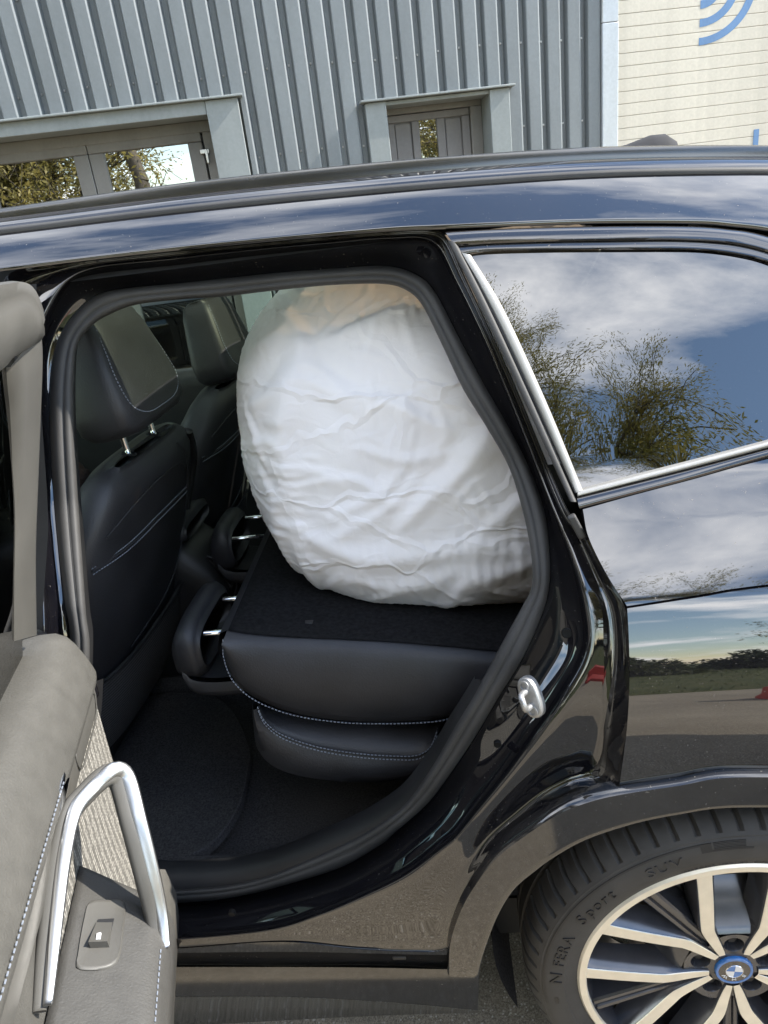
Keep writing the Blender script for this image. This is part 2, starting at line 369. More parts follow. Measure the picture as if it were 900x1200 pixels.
def box(name, c, h, mat, parent=None, rot=None, bevel=0.0, **k):
    o = make(name, box_verts(c, h, rot), BOXF, mat, parent, smooth=False, **k)
    if bevel:
        md = o.modifiers.new('bevel', 'BEVEL'); md.width = bevel; md.segments = 3; md.limit_method = 'ANGLE'
        o.data.polygons.foreach_set('use_smooth', np.ones(len(o.data.polygons), dtype=bool)); o.data.set_sharp_from_angle(angle=R(80))
    return o
def dashes(name, path, parent, length=0.0045, gap=0.0028, r=0.00075, lift=(0, 0, 0), mat='stitch', up=(0, 0, 1)):
    P = np.array(path, float); L = np.r_[0, np.cumsum(np.linalg.norm(np.diff(P, axis=0), axis=1))]
    V, Fc = [], []; s = 0.0
    while s+length < L[-1]:
        a = np.array([np.interp(s, L, P[:, k]) for k in range(3)]); e = np.array([np.interp(s+length, L, P[:, k]) for k in range(3)])
        tdir = (e-a)/np.linalg.norm(e-a); u_ = np.cross(tdir, up); u_ /= np.linalg.norm(u_)+1e-9; v_ = np.cross(u_, tdir)
        b0 = len(V)
        for q in (a, e):
            for sx, sy in ((-1, -1), (1, -1), (1, 1), (-1, 1)): V.append(q+r*(sx*u_+sy*v_)+np.array(lift))
        Fc += [tuple(b0+x for x in f) for f in ((0, 1, 2, 3), (7, 6, 5, 4), (0, 4, 5, 1), (1, 5, 6, 2), (2, 6, 7, 3), (3, 7, 4, 0))]
        s += length+gap
    return make(name, V, Fc, mat, parent, smooth=False)
def copy_tree(o, parent=None, delta=None):
    c_ = o.copy(); COL.objects.link(c_)
    if parent is not None: c_.parent = parent
    for ch in o.children: copy_tree(ch, c_)
    return c_

# ------------------------------------------------------------------ ground and what lies behind the camera
gv = [(-150, -9.0, 0), (150, -9.0, 0), (150, 150, 0), (-150, 150, 0)]
tag(make('ground', gv, [(0, 1, 2, 3)], 'asphalt', smooth=False), kind='structure')
nx, ny = 90, 26
G = np.zeros((nx, ny, 3))
for i, x in enumerate(np.linspace(-60, 60, nx)):
    for j, y in enumerate(np.linspace(0, 1, ny)):
        yy = -4.9-0.10*x-0.35*math.sin(x*0.3)-y*y*70-y*4
        h = 0.03+0.62*(1-math.exp(-(y*y*70+y*4)/3.2))+0.08*math.sin(x*1.7+3*y)*math.sin(y*20+x)
        G[i, j] = (x, yy, h if j else -0.02)
tag(loft('grass_bank', G, 'grass', flip=True), kind='structure')
V, Fc = [], []
for k in range(5000):
    x = rng.uniform(-5, 9); d = rng.uniform(0.05, 5)**1.0; y = -4.9-0.10*x-0.35*math.sin(x*0.3)-d
    z = 0.0+0.62*(1-math.exp(-d/3.2)); a = rng.uniform(0, 6.28); hgt = rng.uniform(0.06, 0.2); b0 = len(V)
    V += [(x, y, z), (x+0.02*math.cos(a), y+0.02*math.sin(a), z), (x+rng.uniform(-.08, .08), y+rng.uniform(-.08, .08), z+hgt)]
    Fc.append((b0, b0+1, b0+2))
tag(make('grass', V, Fc, 'blade', smooth=False), 'tufts of rough grass on the verge opposite the car', 'grass', kind='stuff')

def tree_mesh(seed, height, spread, leaf, n_leaf, droop, mat, low=2, scat=0.6, lw=0.16):
    rg = np.random.default_rng(seed); V, Fc, TW = [], [], []
    def tube(a, e, r0, r1, n=5):
        r0, r1 = max(r0, 0.007), max(r1, 0.006)
        d = e-a; L = np.linalg.norm(d); d = d/L; u_ = np.cross(d, (0.3, 0.9, 0.2)); u_ /= np.linalg.norm(u_); v_ = np.cross(d, u_); b0 = len(V)
        for p, rr in ((a, r0), (e, r1)):
            for k in range(n):
                t_ = 2*math.pi*k/n; V.append(p+rr*(math.cos(t_)*u_+math.sin(t_)*v_))
        for k in range(n): Fc.append((b0+k, b0+(k+1) % n, b0+n+(k+1) % n, b0+n+k))
    def grow(p, d, L, r, lvl):
        segs = 4; q = p.copy()
        for s in range(segs):
            d = d+rg.normal(0, 0.14, 3)+np.array([0, 0, -droop*0.12*lvl]); d /= np.linalg.norm(d)
            e = q+d*L/segs; r2 = r*(1-0.16); tube(q, e, r, r2); 
            if lvl >= 2: TW.append((q, e))
            if lvl < 3 and s >= (1 if lvl else low):
                for _ in range(3 if lvl else 4):
                    nd = d*0.65+rg.normal(0, 0.62, 3)*np.array([spread, spread, 0.5])+np.array([0, 0, 0.22]); nd /= np.linalg.norm(nd)
                    grow(e, nd, L*(0.62 if lvl else 0.75)*rg.uniform(0.7, 1.1), r2*0.55, lvl+1)
            q, r = e, r2
        TW.append((q, q+d*L*0.2))
    grow(np.zeros(3), np.array([0, 0, 1.0]), height*0.55, height*0.022, 0)
    LV, LF = [], []
    A = np.array([t_[0] for t_ in TW]); B = np.array([t_[1] for t_ in TW])
    idx = rg.integers(0, len(TW), n_leaf); s = rg.uniform(0, 1, n_leaf)[:, None]
    P = A[idx]*(1-s)+B[idx]*s+rg.normal(0, height*0.012, (n_leaf, 3))
    D = (B[idx]-A[idx]); D /= np.linalg.norm(D, axis=1)[:, None]+1e-9
    D = D+rg.normal(0, scat, (n_leaf, 3))+np.array([0, 0, -droop]); D /= np.linalg.norm(D, axis=1)[:, None]
    W_ = np.cross(D, rg.normal(0, 1, (n_leaf, 3))); W_ /= np.linalg.norm(W_, axis=1)[:, None]
    l = leaf*rg.uniform(0.6, 1.3, n_leaf)[:, None]
    Q = np.stack([P, P+D*l*0.5+W_*l*lw, P+D*l, P+D*l*0.5-W_*l*lw], 1).reshape(-1, 3)
    LF = np.arange(n_leaf*4).reshape(-1, 4)
    return (V, Fc), (Q, LF)
def tree_proto(name, seed, height, spread, leaf, n_leaf, droop, mat, label, group, loc, **kw):
    (V, Fc), (Q, LF) = tree_mesh(seed, height, spread, leaf, n_leaf, droop, mat, **kw)
    r_ = thing(name, label, 'tree', (0, 0, 0), group)
    make('trunk', V, Fc, 'bark', r_); make('crown', Q, LF, mat, r_, smooth=False)
    r_.location = loc; return r_
wil = tree_proto('willow_tree', 3, 10.2, 0.60, 0.105, 200000, 0.10, 'willow', 'feathery olive-green willow mirrored in the dark rear quarter window', None, (-1.35, -7.1, 0.3), scat=0.36, lw=0.085)
tp = [tree_proto('birch_tree', 11+k, 6.6+k*0.7, 0.9, 0.11, 34000, 0.12, 'spring', lab, 'yellow-green trees along the verge', loc, low=0, lw=0.2)
      for k, (lab, loc) in enumerate([('yellow-green spring tree mirrored in the left leaf of the glazed door', (-4.3, -10.6, 0.5)), ('thin yellow-green spring tree mirrored in the right leaf of the glazed door', (-2.5, -11.5, 0.5))])]
for k, (x, y, z, s, lab) in enumerate([(-7.2, -11, 0.5, 1.0, 'yellow-green spring tree at the far left end of the verge row'),
        (9.3, -11.5, 0.5, 0.95, 'yellow-green spring tree mirrored in the slim glass of the panelled door'),
        (11.8, -12.8, 0.5, 1.1, 'taller yellow-green spring tree right of the one mirrored in the panelled door'),
        (15.5, -14, 0.5, 1.0, 'yellow-green spring tree near the right end of the verge row'),
        (-10.5, -13, 0.5, 1.2, 'tall yellow-green spring tree beyond the left end of the verge row'),
        (-3.5, -13.5, 0.5, 0.8, 'small yellow-green spring tree behind the gap between the two mirrored in the glazed door')]):
    c_ = copy_tree(tp[k % 2]); c_.location = (x, y, z); c_.scale = (s, s, s); c_.rotation_euler.z = 1.3*k+0.4; c_['label'] = lab
def bush(seed, loc, s, label):
    rg = np.random.default_rng(seed); n = 3800
    d = rg.normal(0, 1, (n, 3)); d /= np.linalg.norm(d, axis=1)[:, None]; d[:, 2] = abs(d[:, 2])
    rad = (0.72+0.28*np.sin(d[:, 0]*5+seed)*np.cos(d[:, 1]*4+d[:, 2]*6))*rg.uniform(0.55, 1, n)**0.5
    P = d*rad[:, None]*np.array(s); D = rg.normal(0, 1, (n, 3)); D /= np.linalg.norm(D, axis=1)[:, None]
    W_ = np.cross(D, rg.normal(0, 1, (n, 3))); W_ /= np.linalg.norm(W_, axis=1)[:, None]; l = 0.13
    Q = np.stack([P, P+D*l*0.5+W_*l*0.25, P+D*l, P+D*l*0.5-W_*l*0.25], 1).reshape(-1, 3)
    r_ = thing('bush', label, 'bush', (0, 0, 0), 'bushes on the verge')
    make('foliage', Q, np.arange(n*4).reshape(-1, 4), 'hedge', r_, smooth=False)
    V, Fc = [], []
    for k in range(4):
        a = k*1.57; e = np.array([math.cos(a)*s[0]*0.4, math.sin(a)*s[1]*0.4, s[2]*0.7]); b0 = len(V)
        for p, rr in (((0, 0, -0.1), 0.03), (e, 0.012)):
            for q in range(4): V.append((p[0]+rr*math.cos(q*1.57), p[1]+rr*math.sin(q*1.57), p[2]))
        Fc += [(b0+q, b0+(q+1) % 4, b0+4+(q+1) % 4, b0+4+q) for q in range(4)]
    make('stem', V, Fc, 'bark', r_); r_.location = loc
for k, (x, y, sx, sz, lab) in enumerate([(2.2, -9.6, 1.2, 1.0, 'dark bush low on the verge mirrored at the front edge of the rear flank'),
        (4.6, -11, 1.5, 1.2, 'broad dark bush mirrored in the middle of the rear flank'),
        (7.3, -12, 1.7, 1.0, 'wide low bush right of the broad one on the verge'),
        (10.4, -13, 1.7, 1.3, 'bush at the right end of the verge bushes'),
        (-0.8, -9.4, 1.2, 0.9, 'bush at the foot of the willow'), (-3.6, -9.6, 1.5, 1.0, 'bush left of the willow on the verge'),
        (-6.8, -10.4, 1.6, 1.1, 'bush at the left end of the verge bushes'), (14, -15, 2.2, 1.4, 'large bush far right beyond the other verge bushes')]):
    bush(40+k, (x, y, 0.45), (sx, 1.0, sz), lab)
# red water-filled road barrier mirrored at the right edge of the flank
prof = [(-0.20, 0), (-0.20, 0.12), (-0.09, 0.28), (-0.07, 0.62), (-0.05, 0.66), (0.05, 0.66), (0.07, 0.62), (0.09, 0.28), (0.20, 0.12), (0.20, 0)]
br = thing('road_barrier', 'red plastic road barrier mirrored low at the right edge of the flank', 'barrier', (2.35, -3.6, 0))
rings = [[(1.72+u_*1.3, -3.6+p[0]*s*0.8, p[1]*s*0.55) for p in prof] for u_, s in ((0, 0.94), (0.02, 1), (0.48, 1), (0.5, 0.97), (0.52, 1), (0.98, 1), (1, 0.94))]
loft('barrier_body', rings, 'red', br, cv=True, caps=True, sharp=30)
box('joint_lug', (3.05, -3.6, 0.2), (0.04, 0.03, 0.1), 'red', br, bevel=0.008)

# bin added out of view to cast the shadow mirrored in flank and arch
bn = thing('added_shade_bin', 'added dark grey bin out of view, casting shade beside the rear of the car', 'bin', (1.62, -0.86, 0))
rings = [[(1.62+hx_*a, -0.86+hy_*b_, z_) for a, b_ in superell(1, 1, 6, 28)] for z_, hx_, hy_ in ((0.03, 0.20, 0.36), (0.06, 0.21, 0.37), (0.95, 0.27, 0.43), (0.97, 0.295, 0.45), (1.01, 0.295, 0.45))]
loft('shade_bin_body', rings, 'concrete', bn, cv=True, caps=True, sharp=40)
rings = [[(1.62+hx_*a, -0.86+hy_*b_, z_) for a, b_ in superell(1, 1, 6, 28)] for z_, hx_, hy_ in ((1.012, 0.30, 0.455), (1.04, 0.30, 0.455), (1.08, 0.24, 0.33), (1.10, 0.10, 0.15))]
loft('shade_bin_lid', rings, 'concrete', bn, cv=True, caps=True, sharp=40)
for s in (-1, 1): 
    c_ = (1.84, -0.86+s*0.24, 0.10); rr_ = [[(c_[0]+q*math.cos(a), c_[1]+y_, c_[2]+q*math.sin(a)) for a in np.linspace(0, 6.283, 24, endpoint=False)] for q, y_ in ((0.03, -0.025), (0.095, -0.025), (0.10, 0.0), (0.095, 0.025), (0.03, 0.025))]
    loft('wheel', rr_, 'tyre', bn, cv=True, caps=True)
sweep('handle', [(1.93, -1.18, 1.0), (1.96, -1.1, 1.02), (1.96, -0.76, 1.02), (1.93, -0.68, 1.0)], circle(0.014, 10), 'tyre', bn, up=(0, 0, 1))

# ------------------------------------------------------------------ building
AW = R(13.1); WD = np.array([math.cos(AW), math.sin(AW), 0]); WN = np.array([math.sin(AW), -math.cos(AW), 0])
W0 = CAM-4.8346*WN; W0[2] = 0
bld = thing('industrial_building', 'grey ribbed metal-clad hall with two recessed doors and a cream loading door', 'building', tuple(W0+WD*0.5))
def wp(s, off, z): return W0+s*WD+off*WN+np.array([0, 0, z])
PITCHW, RIB = 0.1287, 0.042
def rib_profile(s0, s1, ph=0.011):
    """(s, off) polyline of the trapezoid sheet; ph = right-hand crown edge"""
    pts = []
    k0 = math.floor((s0-ph)/PITCHW)-1
    base = []
    for k in range(k0, int((s1-ph)/PITCHW)+3):
        o = ph+k*PITCHW
        base += [(o-0.004, 0.0), (o+0.005, -0.0055), (o+0.014, -RIB), (o+0.042, -RIB), (o+0.052, -0.003), (o+0.056, 0.0)]
    base = np.array(base)
    inn = base[(base[:, 0] > s0+1e-4) & (base[:, 0] < s1-1e-4)]
    e0 = (s0, np.interp(s0, base[:, 0], base[:, 1])); e1 = (s1, np.interp(s1, base[:, 0], base[:, 1]))
    return np.vstack([e0, inn, e1])
def sheet(s0, s1, z0, z1):
    pr = rib_profile(s0, s1); V = []
    for s, o in pr: V += [wp(s, o, z0), wp(s, o, z1)]
    Fc = [(2*i, 2*i+2, 2*i+3, 2*i+1) for i in range(len(pr)-1)]
    return make('cladding_sheet', V, Fc, 'cladding', bld, smooth=False)
ZL1, ZL2 = 2.342, 2.235
sheet(-7.0, -3.30, 0.05, 5.5); sheet(-3.30, -0.02, ZL1, 5.5); sheet(-0.02, 0.70, 0.05, 5.5)
sheet(0.70, 1.606, ZL2, 5.5); sheet(1.606, 2.205, 0.05, 5.5)
def wbox(name, s0, s1, o0, o1, z0, z1, mat, parent, bevel=0.0):
    c_ = wp((s0+s1)/2, (o0+o1)/2, (z0+z1)/2)
    return box(name, c_, ((s1-s0)/2, (o1-o0)/2, (z1-z0)/2), mat, parent, rot=np.array([WD, WN, (0, 0, 1)]).T, bevel=bevel)
def opening(parent, s0, s1, zt, jw, lint, dep, sl=None):
    # flashing box round the opening: drip strip, lintel, jambs, reveals
    wbox('drip_flashing', s0-jw-0.03, s1+jw+0.03, -0.02, 0.062, zt+lint, zt+lint+0.012, 'flashing', parent, 0.003)
    if lint > 0.02: wbox('lintel_flashing', s0, s1, -dep, 0.028, zt, zt+lint, 'flashing', parent, 0.004)
    else: wbox('lintel_flashing', s0, s1, -dep, 0.020, zt-0.012, zt+lint-0.003, 'flashing', parent, 0.002)
    for a, b_ in ((s0-jw, s0), (s1, s1+jw)): wbox('jamb_flashing', a, b_, -dep-0.02, 0.034, 0.05, zt+lint-0.002, 'flashing', parent, 0.004)
# glazed double door on the left: lintel 2.27..2.342, leaves behind
d1 = make('glazed_door', [wp(-3.0, -0.24, 0.05), wp(-0.25, -0.24, 0.05), wp(-0.25, -0.24, 2.26), wp(-3.0, -0.24, 2.26)], [(0, 1, 2, 3)], 'black_plastic', bld, smooth=False)
opening(bld, -3.05, -0.225, 2.268, 0.19, 0.072, 0.25)
wbox('door_frame', -3.05, -0.225, -0.24, -0.165, 2.205, 2.268, 'frame_grey', d1, 0.004)
wbox('door_frame', -0.285, -0.225, -0.24, -0.165, 0.05, 2.205, 'frame_grey', d1, 0.004)
def leaf(s0, s1, z1, st=0.088):
    for a, b_, c_, e in ((s0, s1, z1-0.065, z1), (s0, s1, 0.06, 0.26), (s0, s0+st, 0.26, z1-0.065), (s1-st, s1, 0.26, z1-0.065)):
        wbox('leaf_frame', a, b_, -0.225, -0.172+(0.002 if e == z1 else 0), c_, e, 'frame_grey', d1, 0.006)
    wbox('pane', s0+st-0.005, s1-st+0.005, -0.206, -0.200, 0.255, z1-0.06, 'glass_building', d1)
leaf(-0.980, -0.297, 2.222); leaf(-1.66, -0.984, 2.222); leaf(-2.34, -1.664, 2.222); leaf(-3.02, -2.344, 2.222)
wbox('hinge', -0.318, -0.262, -0.172, -0.150, 2.085, 2.112, 'satin', d1, 0.004); wbox('hinge', -0.288, -0.272, -0.168, -0.140, 2.03, 2.11, 'satin', d1, 0.004)
# panelled door on the right
opening(bld, 0.832, 1.476, ZL2-0.012, 0.125, 0.012, 0.24)
d2 = make('panelled_door', box_verts(wp(1.14, -0.215, 1.1), (0.30, 0.02, 1.05), np.array([WD, WN, (0, 0, 1)]).T), BOXF, 'door_grey', bld, smooth=False)
for a, b_, c_, e in ((0.832, 1.476, 2.178, 2.222), (0.832, 0.866, 0.05, 2.178), (1.40, 1.476, 0.05, 2.178)):
    wbox('door_frame', a, b_, -0.235, -0.155, c_, e, 'frame_grey', d2, 0.005)
for a, b_, c_, e in ((0.868, 1.398, 2.134, 2.175), (0.868, 0.906, 0.06, 2.133), (1.018, 1.066, 0.06, 2.133), (1.180, 1.234, 0.06, 2.133), (1.346, 1.398, 0.06, 2.133)):
    wbox('door_rail', a, b_, -0.2, -0.178, c_, e, 'door_grey', d2, 0.004)
for a, b_ in ((0.906, 1.018), (1.234, 1.346)): wbox('door_panel', a+0.006, b_-0.006, -0.2, -0.187, 0.3, 2.126, 'door_grey', d2, 0.004)
wbox('pane', 1.066, 1.180, -0.196, -0.190, 0.3, 2.134, 'glass_building', d2)
# screws on the sheets
V, Fc = [], []
for zrow in (2.02, 2.47, 2.92, 3.4):
    for k in range(-30, 18):
        s = 0.011+k*PITCHW+0.024
        if (-3.3 < s < 0 and zrow < 2.3) or (0.7 < s < 1.6 and zrow < 2.2): continue
        c_ = wp(s, -RIB+0.003, zrow+0.01*math.sin(k*7)); b0 = len(V); V += list(box_verts(c_, (0.005, 0.004, 0.005))); Fc += [tuple(b0+x for x in f) for f in BOXF]
tag(make('screws', V, Fc, 'zinc', bld, smooth=False), kind='stuff')
# corner flashing and cream sectional loading door
wbox('corner_flashing', 2.206, 2.309, -0.05, 0.018, 0.05, 2.515, 'corner_flash', bld, 0.004)
wbox('corner_flashing', 2.206, 2.309, -0.05, 0.015, 2.518, 5.5, 'corner_flash', bld, 0.004)
gd = make('loading_door', [wp(2.31, -0.06, 0.02), wp(6.6, -0.06, 0.02), wp(6.6, -0.06, 4.6), wp(2.31, -0.06, 4.6)], [(0, 1, 2, 3)], 'joint', bld, smooth=False)
HP = 0.0693; z = 2.561-HP*36; k = 0
pan = wbox('panel', 2.316, 6.59, -0.058, -0.030, z+0.0006, z+HP-0.0006, 'cream', gd, 0.003)
while z < 4.4:
    if k:
        p = pan.copy(); COL.objects.link(p); p.location.z = HP*k
    z += HP; k += 1
wbox('frame_head', 2.31, 6.7, -0.06, 0.02, 4.6, 4.75, 'corner_flash', bld); wbox('cladding_head', 2.31, 6.7, -0.06, 0.0, 4.752, 5.5, 'cladding', bld)
wbox('cladding_end', 6.6, 12, -0.06, 0.0, 0.05, 5.5, 'cladding', bld)
# logo: quarter rings opening down-right from (2.858, 2.66) and the first upright of the lettering
def arc_mark(r0, r1, cs=2.862, cz=2.665):
    n = 40; V, Fc = [], []
    for i in range(n+1):
        a = -math.pi/2+math.pi/2*i/n*1.0
        for rr in (r0, r1): V.append(wp(cs+rr*math.cos(a)*1.18, -0.0285, cz+rr*math.sin(a)))
    Fc = [(2*i, 2*i+1, 2*i+3, 2*i+2) for i in range(n)]
    make('logo_ring', V, Fc, 'logo', gd, smooth=False, solid=0.001)
arc_mark(0.273, 0.314); arc_mark(0.174, 0.216); arc_mark(0.075, 0.120)
wbox('logo_letter', 3.278, 3.316, -0.0295, -0.0275, 1.60, 1.838, 'logo', gd)
wbox('side_wall', -7.0, 12.0, -6, -5.9, 0, 5.5, 'cladding', bld)
wbox('roof_edge', -7.05, 12.05, -6.05, 0.08, 5.5, 5.65, 'flashing', bld, 0.01)

# ------------------------------------------------------------------ the car: skin of its left side
car = thing('parked_car', 'black SUV with its left rear door open, parked before the grey hall', 'car', (-0.95, 0.92, 0))
CY = 0.92                                            # centre plane of the car
TZ = np.array([0.15, 0.36, 0.40, 0.50, 0.60, 0.70, 0.78, 0.84, 0.875, 0.905, 0.95, 1.00, 1.055, 1.065, 1.12, 1.18, 1.20, 1.22, 1.30, 1.40, 1.50, 1.55, 1.59, 1.62, 1.66])
TA = np.array([-14, -12, -5, -3, 0, 1, 1.5, 2.5, 5, 10.5, 16, 20, 23, 34, 37, 38, 35, 24, 23, 24, 27, 32, 40, 48, 55.])
_z = np.linspace(0.15, 1.66, 1511); _t = np.tan(np.radians(np.interp(_z, TZ, TA)))
_k = np.hanning(9); _k /= _k.sum(); _t = np.convolve(np.pad(_t, 4, mode='edge'), _k, 'valid')
_y = np.r_[0, np.cumsum((_t[1:]+_t[:-1])/2*np.diff(_z))]; _y += -0.010-np.interp(0.70, _z, _y)
def skin_y(x, z):
    drop = 0.22*max(0.0, x)**2*min(1.0, max(0.0, (z-1.15)/0.35))
    return float(np.interp(z+drop, _z, _y))
def S(px, py, off=0.0):
    d = ray(px, py); lo, hi = 0.3, 3.0
    g = lambda t_: (CAM[1]+d[1]*t_)-(skin_y(CAM[0]+d[0]*t_, CAM[2]+d[2]*t_)+off)
    tt = np.linspace(lo, hi, 300); Xt = CAM[0]+d[0]*tt; Zt = CAM[2]+d[2]*tt
    dr = 0.22*np.maximum(0, Xt)**2*np.clip((Zt-1.15)/0.35, 0, 1)
    k_ = int(np.argmax(CAM[1]+d[1]*tt-np.interp(Zt+dr, _z, _y)-off > 0)); lo, hi = tt[max(0, k_-1)], tt[k_]
    for _ in range(22):
        md = (lo+hi)/2
        if g(md) > 0: hi = md
        else: lo = md
    return CAM+d*hi
def onskin(x, z, off=0.0): return np.array([x, skin_y(x, z)+off, z])

# door aperture loops: (px, py, depth behind the skin)
C0 = np.array([345.0, 690.0]); NA = 420
def polar_loop(pts, n=NA):
    sp = spline([(p[0], p[1], p[2]*1000) for p in pts], 1200, True)
    ang = np.unwrap(np.arctan2(sp[:, 1]-C0[1], sp[:, 0]-C0[0]))
    if ang[-1] < ang[0]: sp = sp[::-1]; ang = ang[::-1]
    ang = np.maximum.accumulate(ang); ang = ang-ang[0]; base = math.atan2(sp[0, 1]-C0[1], sp[0, 0]-C0[0])
    th = (np.linspace(0, 2*math.pi, n, endpoint=False)-base) % (2*math.pi)
    A = np.r_[ang, 2*math.pi]; o = [np.interp(th, A, np.r_[sp[:, k], sp[0, k]]) for k in range(3)]
    return np.array(o).T*np.array([1, 1, 0.001])
def L3(pts, off=None): return [(p[0], p[1], off if off is not None else p[2]) for p in pts]
seal_in_px = [(260, 346.7), (327, 339), (393, 333), (451, 332), (478, 340), (496, 358), (518, 402), (544, 456), (571, 500), (598, 549), (615.6, 607), (624, 656), (623.6, 691), (613, 713),
              (585, 764), (557, 815), (534, 853), (508, 898), (476, 942), (441, 969), (403, 990), (333, 1020.6), (287, 1034.6), (240, 1041), (175, 1042), (125, 1022), (103, 970), (98, 900), (102, 820), (104, 755), (100, 720), (94, 640), (89, 568), (85, 492), (85.5, 440), (90, 404), (108, 380), (131, 366), (160, 356), (213, 350)]
seal_out_px = [(260, 327), (326, 320), (393, 315), (451, 312), (487, 322), (509, 342), (536, 393), (567, 451), (593, 496), (620, 549), (638, 602), (644, 656), (643, 687), (635, 719),
               (613, 769), (585, 815), (557, 862), (529, 904), (501, 941), (464, 974), (445, 990), (399, 1016), (333, 1037), (287, 1048.6), (240, 1055.6), (170, 1057), (110, 1040), (84, 985), (77, 900), (80, 810), (82, 744), (76, 704), (68, 640), (62, 568), (58.8, 492), (59, 448), (64, 412), (76, 384), (100, 356), (130, 341), (213, 332)]
j2 = [(260, 298, .030), (326, 291, .030), (393, 285, .030), (455, 280, .030), (507, 284, .035), (536, 333, .045), (573, 410, .045), (613, 507, .045), (640, 577, .045), (668, 650, .045), (684, 710, .045), (686, 760, .045), (660, 812, .042), (605, 892, .035), (560, 949, .025),
      (535, 980, .014), (517, 995, .010), (476, 1026, .006), (425, 1051, .004), (374, 1072, .003), (313, 1090, .003), (201, 1101, .003), (130, 1103, .004), (80, 1080, .01), (58, 1000, .03), (52, 900, .04), (54, 744, .045), (48, 640, .045), (42, 568, .045), (38, 492, .045), (38, 448, .045), (42, 405, .045), (54, 370, .045), (78, 332, .04), (115, 314, .032), (200, 305, .030)]
edge = [(225, 292, 0), (300, 285, 0), (375, 278, 0), (450, 272, 0), (505, 270, 0), (524, 279, 0), (545, 324, 0), (600, 443, 0), (660, 586, 0), (685, 624, 0), (711, 673, 0), (732, 711, 0), (737, 749, 0), (737.6, 802, 0), (733.8, 862, 0), (724, 920, .0), (686.7, 931, 0),
        (651, 945, 0), (615.6, 968, 0), (580, 995, 0), (552, 1032, 0), (533, 1075, 0), (525, 1111, 0), (480, 1115, 0), (415, 1112, 0), (328, 1104, 0), (201, 1112, 0), (110, 1116, 0), (50, 1095, 0), (30, 1000, 0), (24, 800, 0), (18, 600, 0), (8, 460, 0), (2, 385, 0), (0, 345, 0), (15, 318, 0), (70, 309, 0), (150, 300, 0)]
Lseal_in, Lseal_out, Lj2, Ledge = [polar_loop(x) for x in (L3(seal_in_px, .115), L3(seal_out_px, .105), j2, edge)]
def to3(loop): return np.array([S(p[0], p[1], p[2]) for p in loop])
def mixl(a, b_, t_, off=None):
    m_ = a*(1-t_)+b_*t_
    if off is not None: m_[:, 2] = off
    return m_
j1a = mixl(Lseal_out, Lj2, 0.06, .112); j1b = mixl(Lseal_out, Lj2, 0.45); j1b[:, 2] = np.minimum(0.100, Lj2[:, 2]+0.055)
j1c = mixl(Lseal_out, Lj2, 0.90); j1c[:, 2] = Lj2[:, 2]+0.020
# between the ridge and the outer edge the sheet first falls into a shallow gutter, then rises to a rolled lip
right = np.clip((Lj2[:, 2]-0.008)/0.03, 0, 1)
g1 = mixl(Lj2, Ledge, 0.12); g1[:, 2] = Lj2[:, 2]-0.006*right
g2 = mixl(Lj2, Ledge, 0.40); g2[:, 2] = Lj2[:, 2]*0.85+0.004*right
g3 = mixl(Lj2, Ledge, 0.70); g3[:, 2] = Lj2[:, 2]*0.75+0.010*right
g4 = mixl(Lj2, Ledge, 0.88); g4[:, 2] = Lj2[:, 2]*0.45
g5 = mixl(Lj2, Ledge, 0.97); g5[:, 2] = Lj2[:, 2]*0.08+0.002
ringsA = [to3(l) for l in (Lseal_in*np.array([1, 1, 0])+np.array([0, 0, .135]), j1a, j1b, j1c, Lj2, g1, g2, g3, g4, g5, Ledge)]
# refine between loops with a smooth curve so that the paint reflects in long lines
def refine(rings, k=3):
    Rg = np.array(rings); n = len(Rg); outr = []
    Q = np.concatenate([[2*Rg[0]-Rg[1]], Rg, [2*Rg[-1]-Rg[-2]]])
    for i in range(n-1):
        p0, p1, p2, p3 = Q[i:i+4]
        for tt in np.linspace(0, 1, k, endpoint=False):
            outr.append(0.5*((2*p1)+(-p0+p2)*tt+(2*p0-5*p1+4*p2-p3)*tt*tt+(-p0+3*p1-3*p2+p3)*tt**3))
    outr.append(Rg[-1]); return np.array(outr)
loft('door_jamb', refine(ringsA), 'jamb', car, cv=True, flip=True)
# rubber seal: hollow bulb that follows the flange
def seal_ring(t_, off): return to3(mixl(Lseal_in, Lseal_out, t_, off))
srings = [seal_ring(a, o) for a, o in ((0.0, .150), (-0.05, .120), (0.0, .104), (0.10, .096), (0.22, .093), (0.36, .0925), (0.42, .096), (0.48, .0925), (0.70, .090), (0.86, .094), (0.97, .101), (1.02, .112))]
sl = loft('door_seal', srings, 'rubber', car, cv=True, flip=True)

# cant rail above the door and over the quarter window
ct_bot = spline([(-80, 329), (0, 318), (150, 299.5), (300, 284.5), (450, 271.5), (520, 268.5), (689, 262.5), (815, 262.5), (860, 266), (900, 271), (960, 284), (1030, 310)], 90)
ct_top = spline([(-80, 283), (0, 273), (225, 246), (450, 224), (600, 212), (700, 206), (800, 203), (900, 202), (960, 204), (1030, 212)], 90)
rr = [[S(a[0]*(1-v)+b_[0]*v, a[1]*(1-v)+b_[1]*v) for v in np.linspace(0, 1, 9)] for a, b_ in zip(ct_bot, ct_top)]
for row in rr: row.insert(0, row[0]+np.array([0, 0.012, 0.0]))
loft('cant_rail', rr, 'paint', car)
top3 = np.array([row[-1] for row in rr])
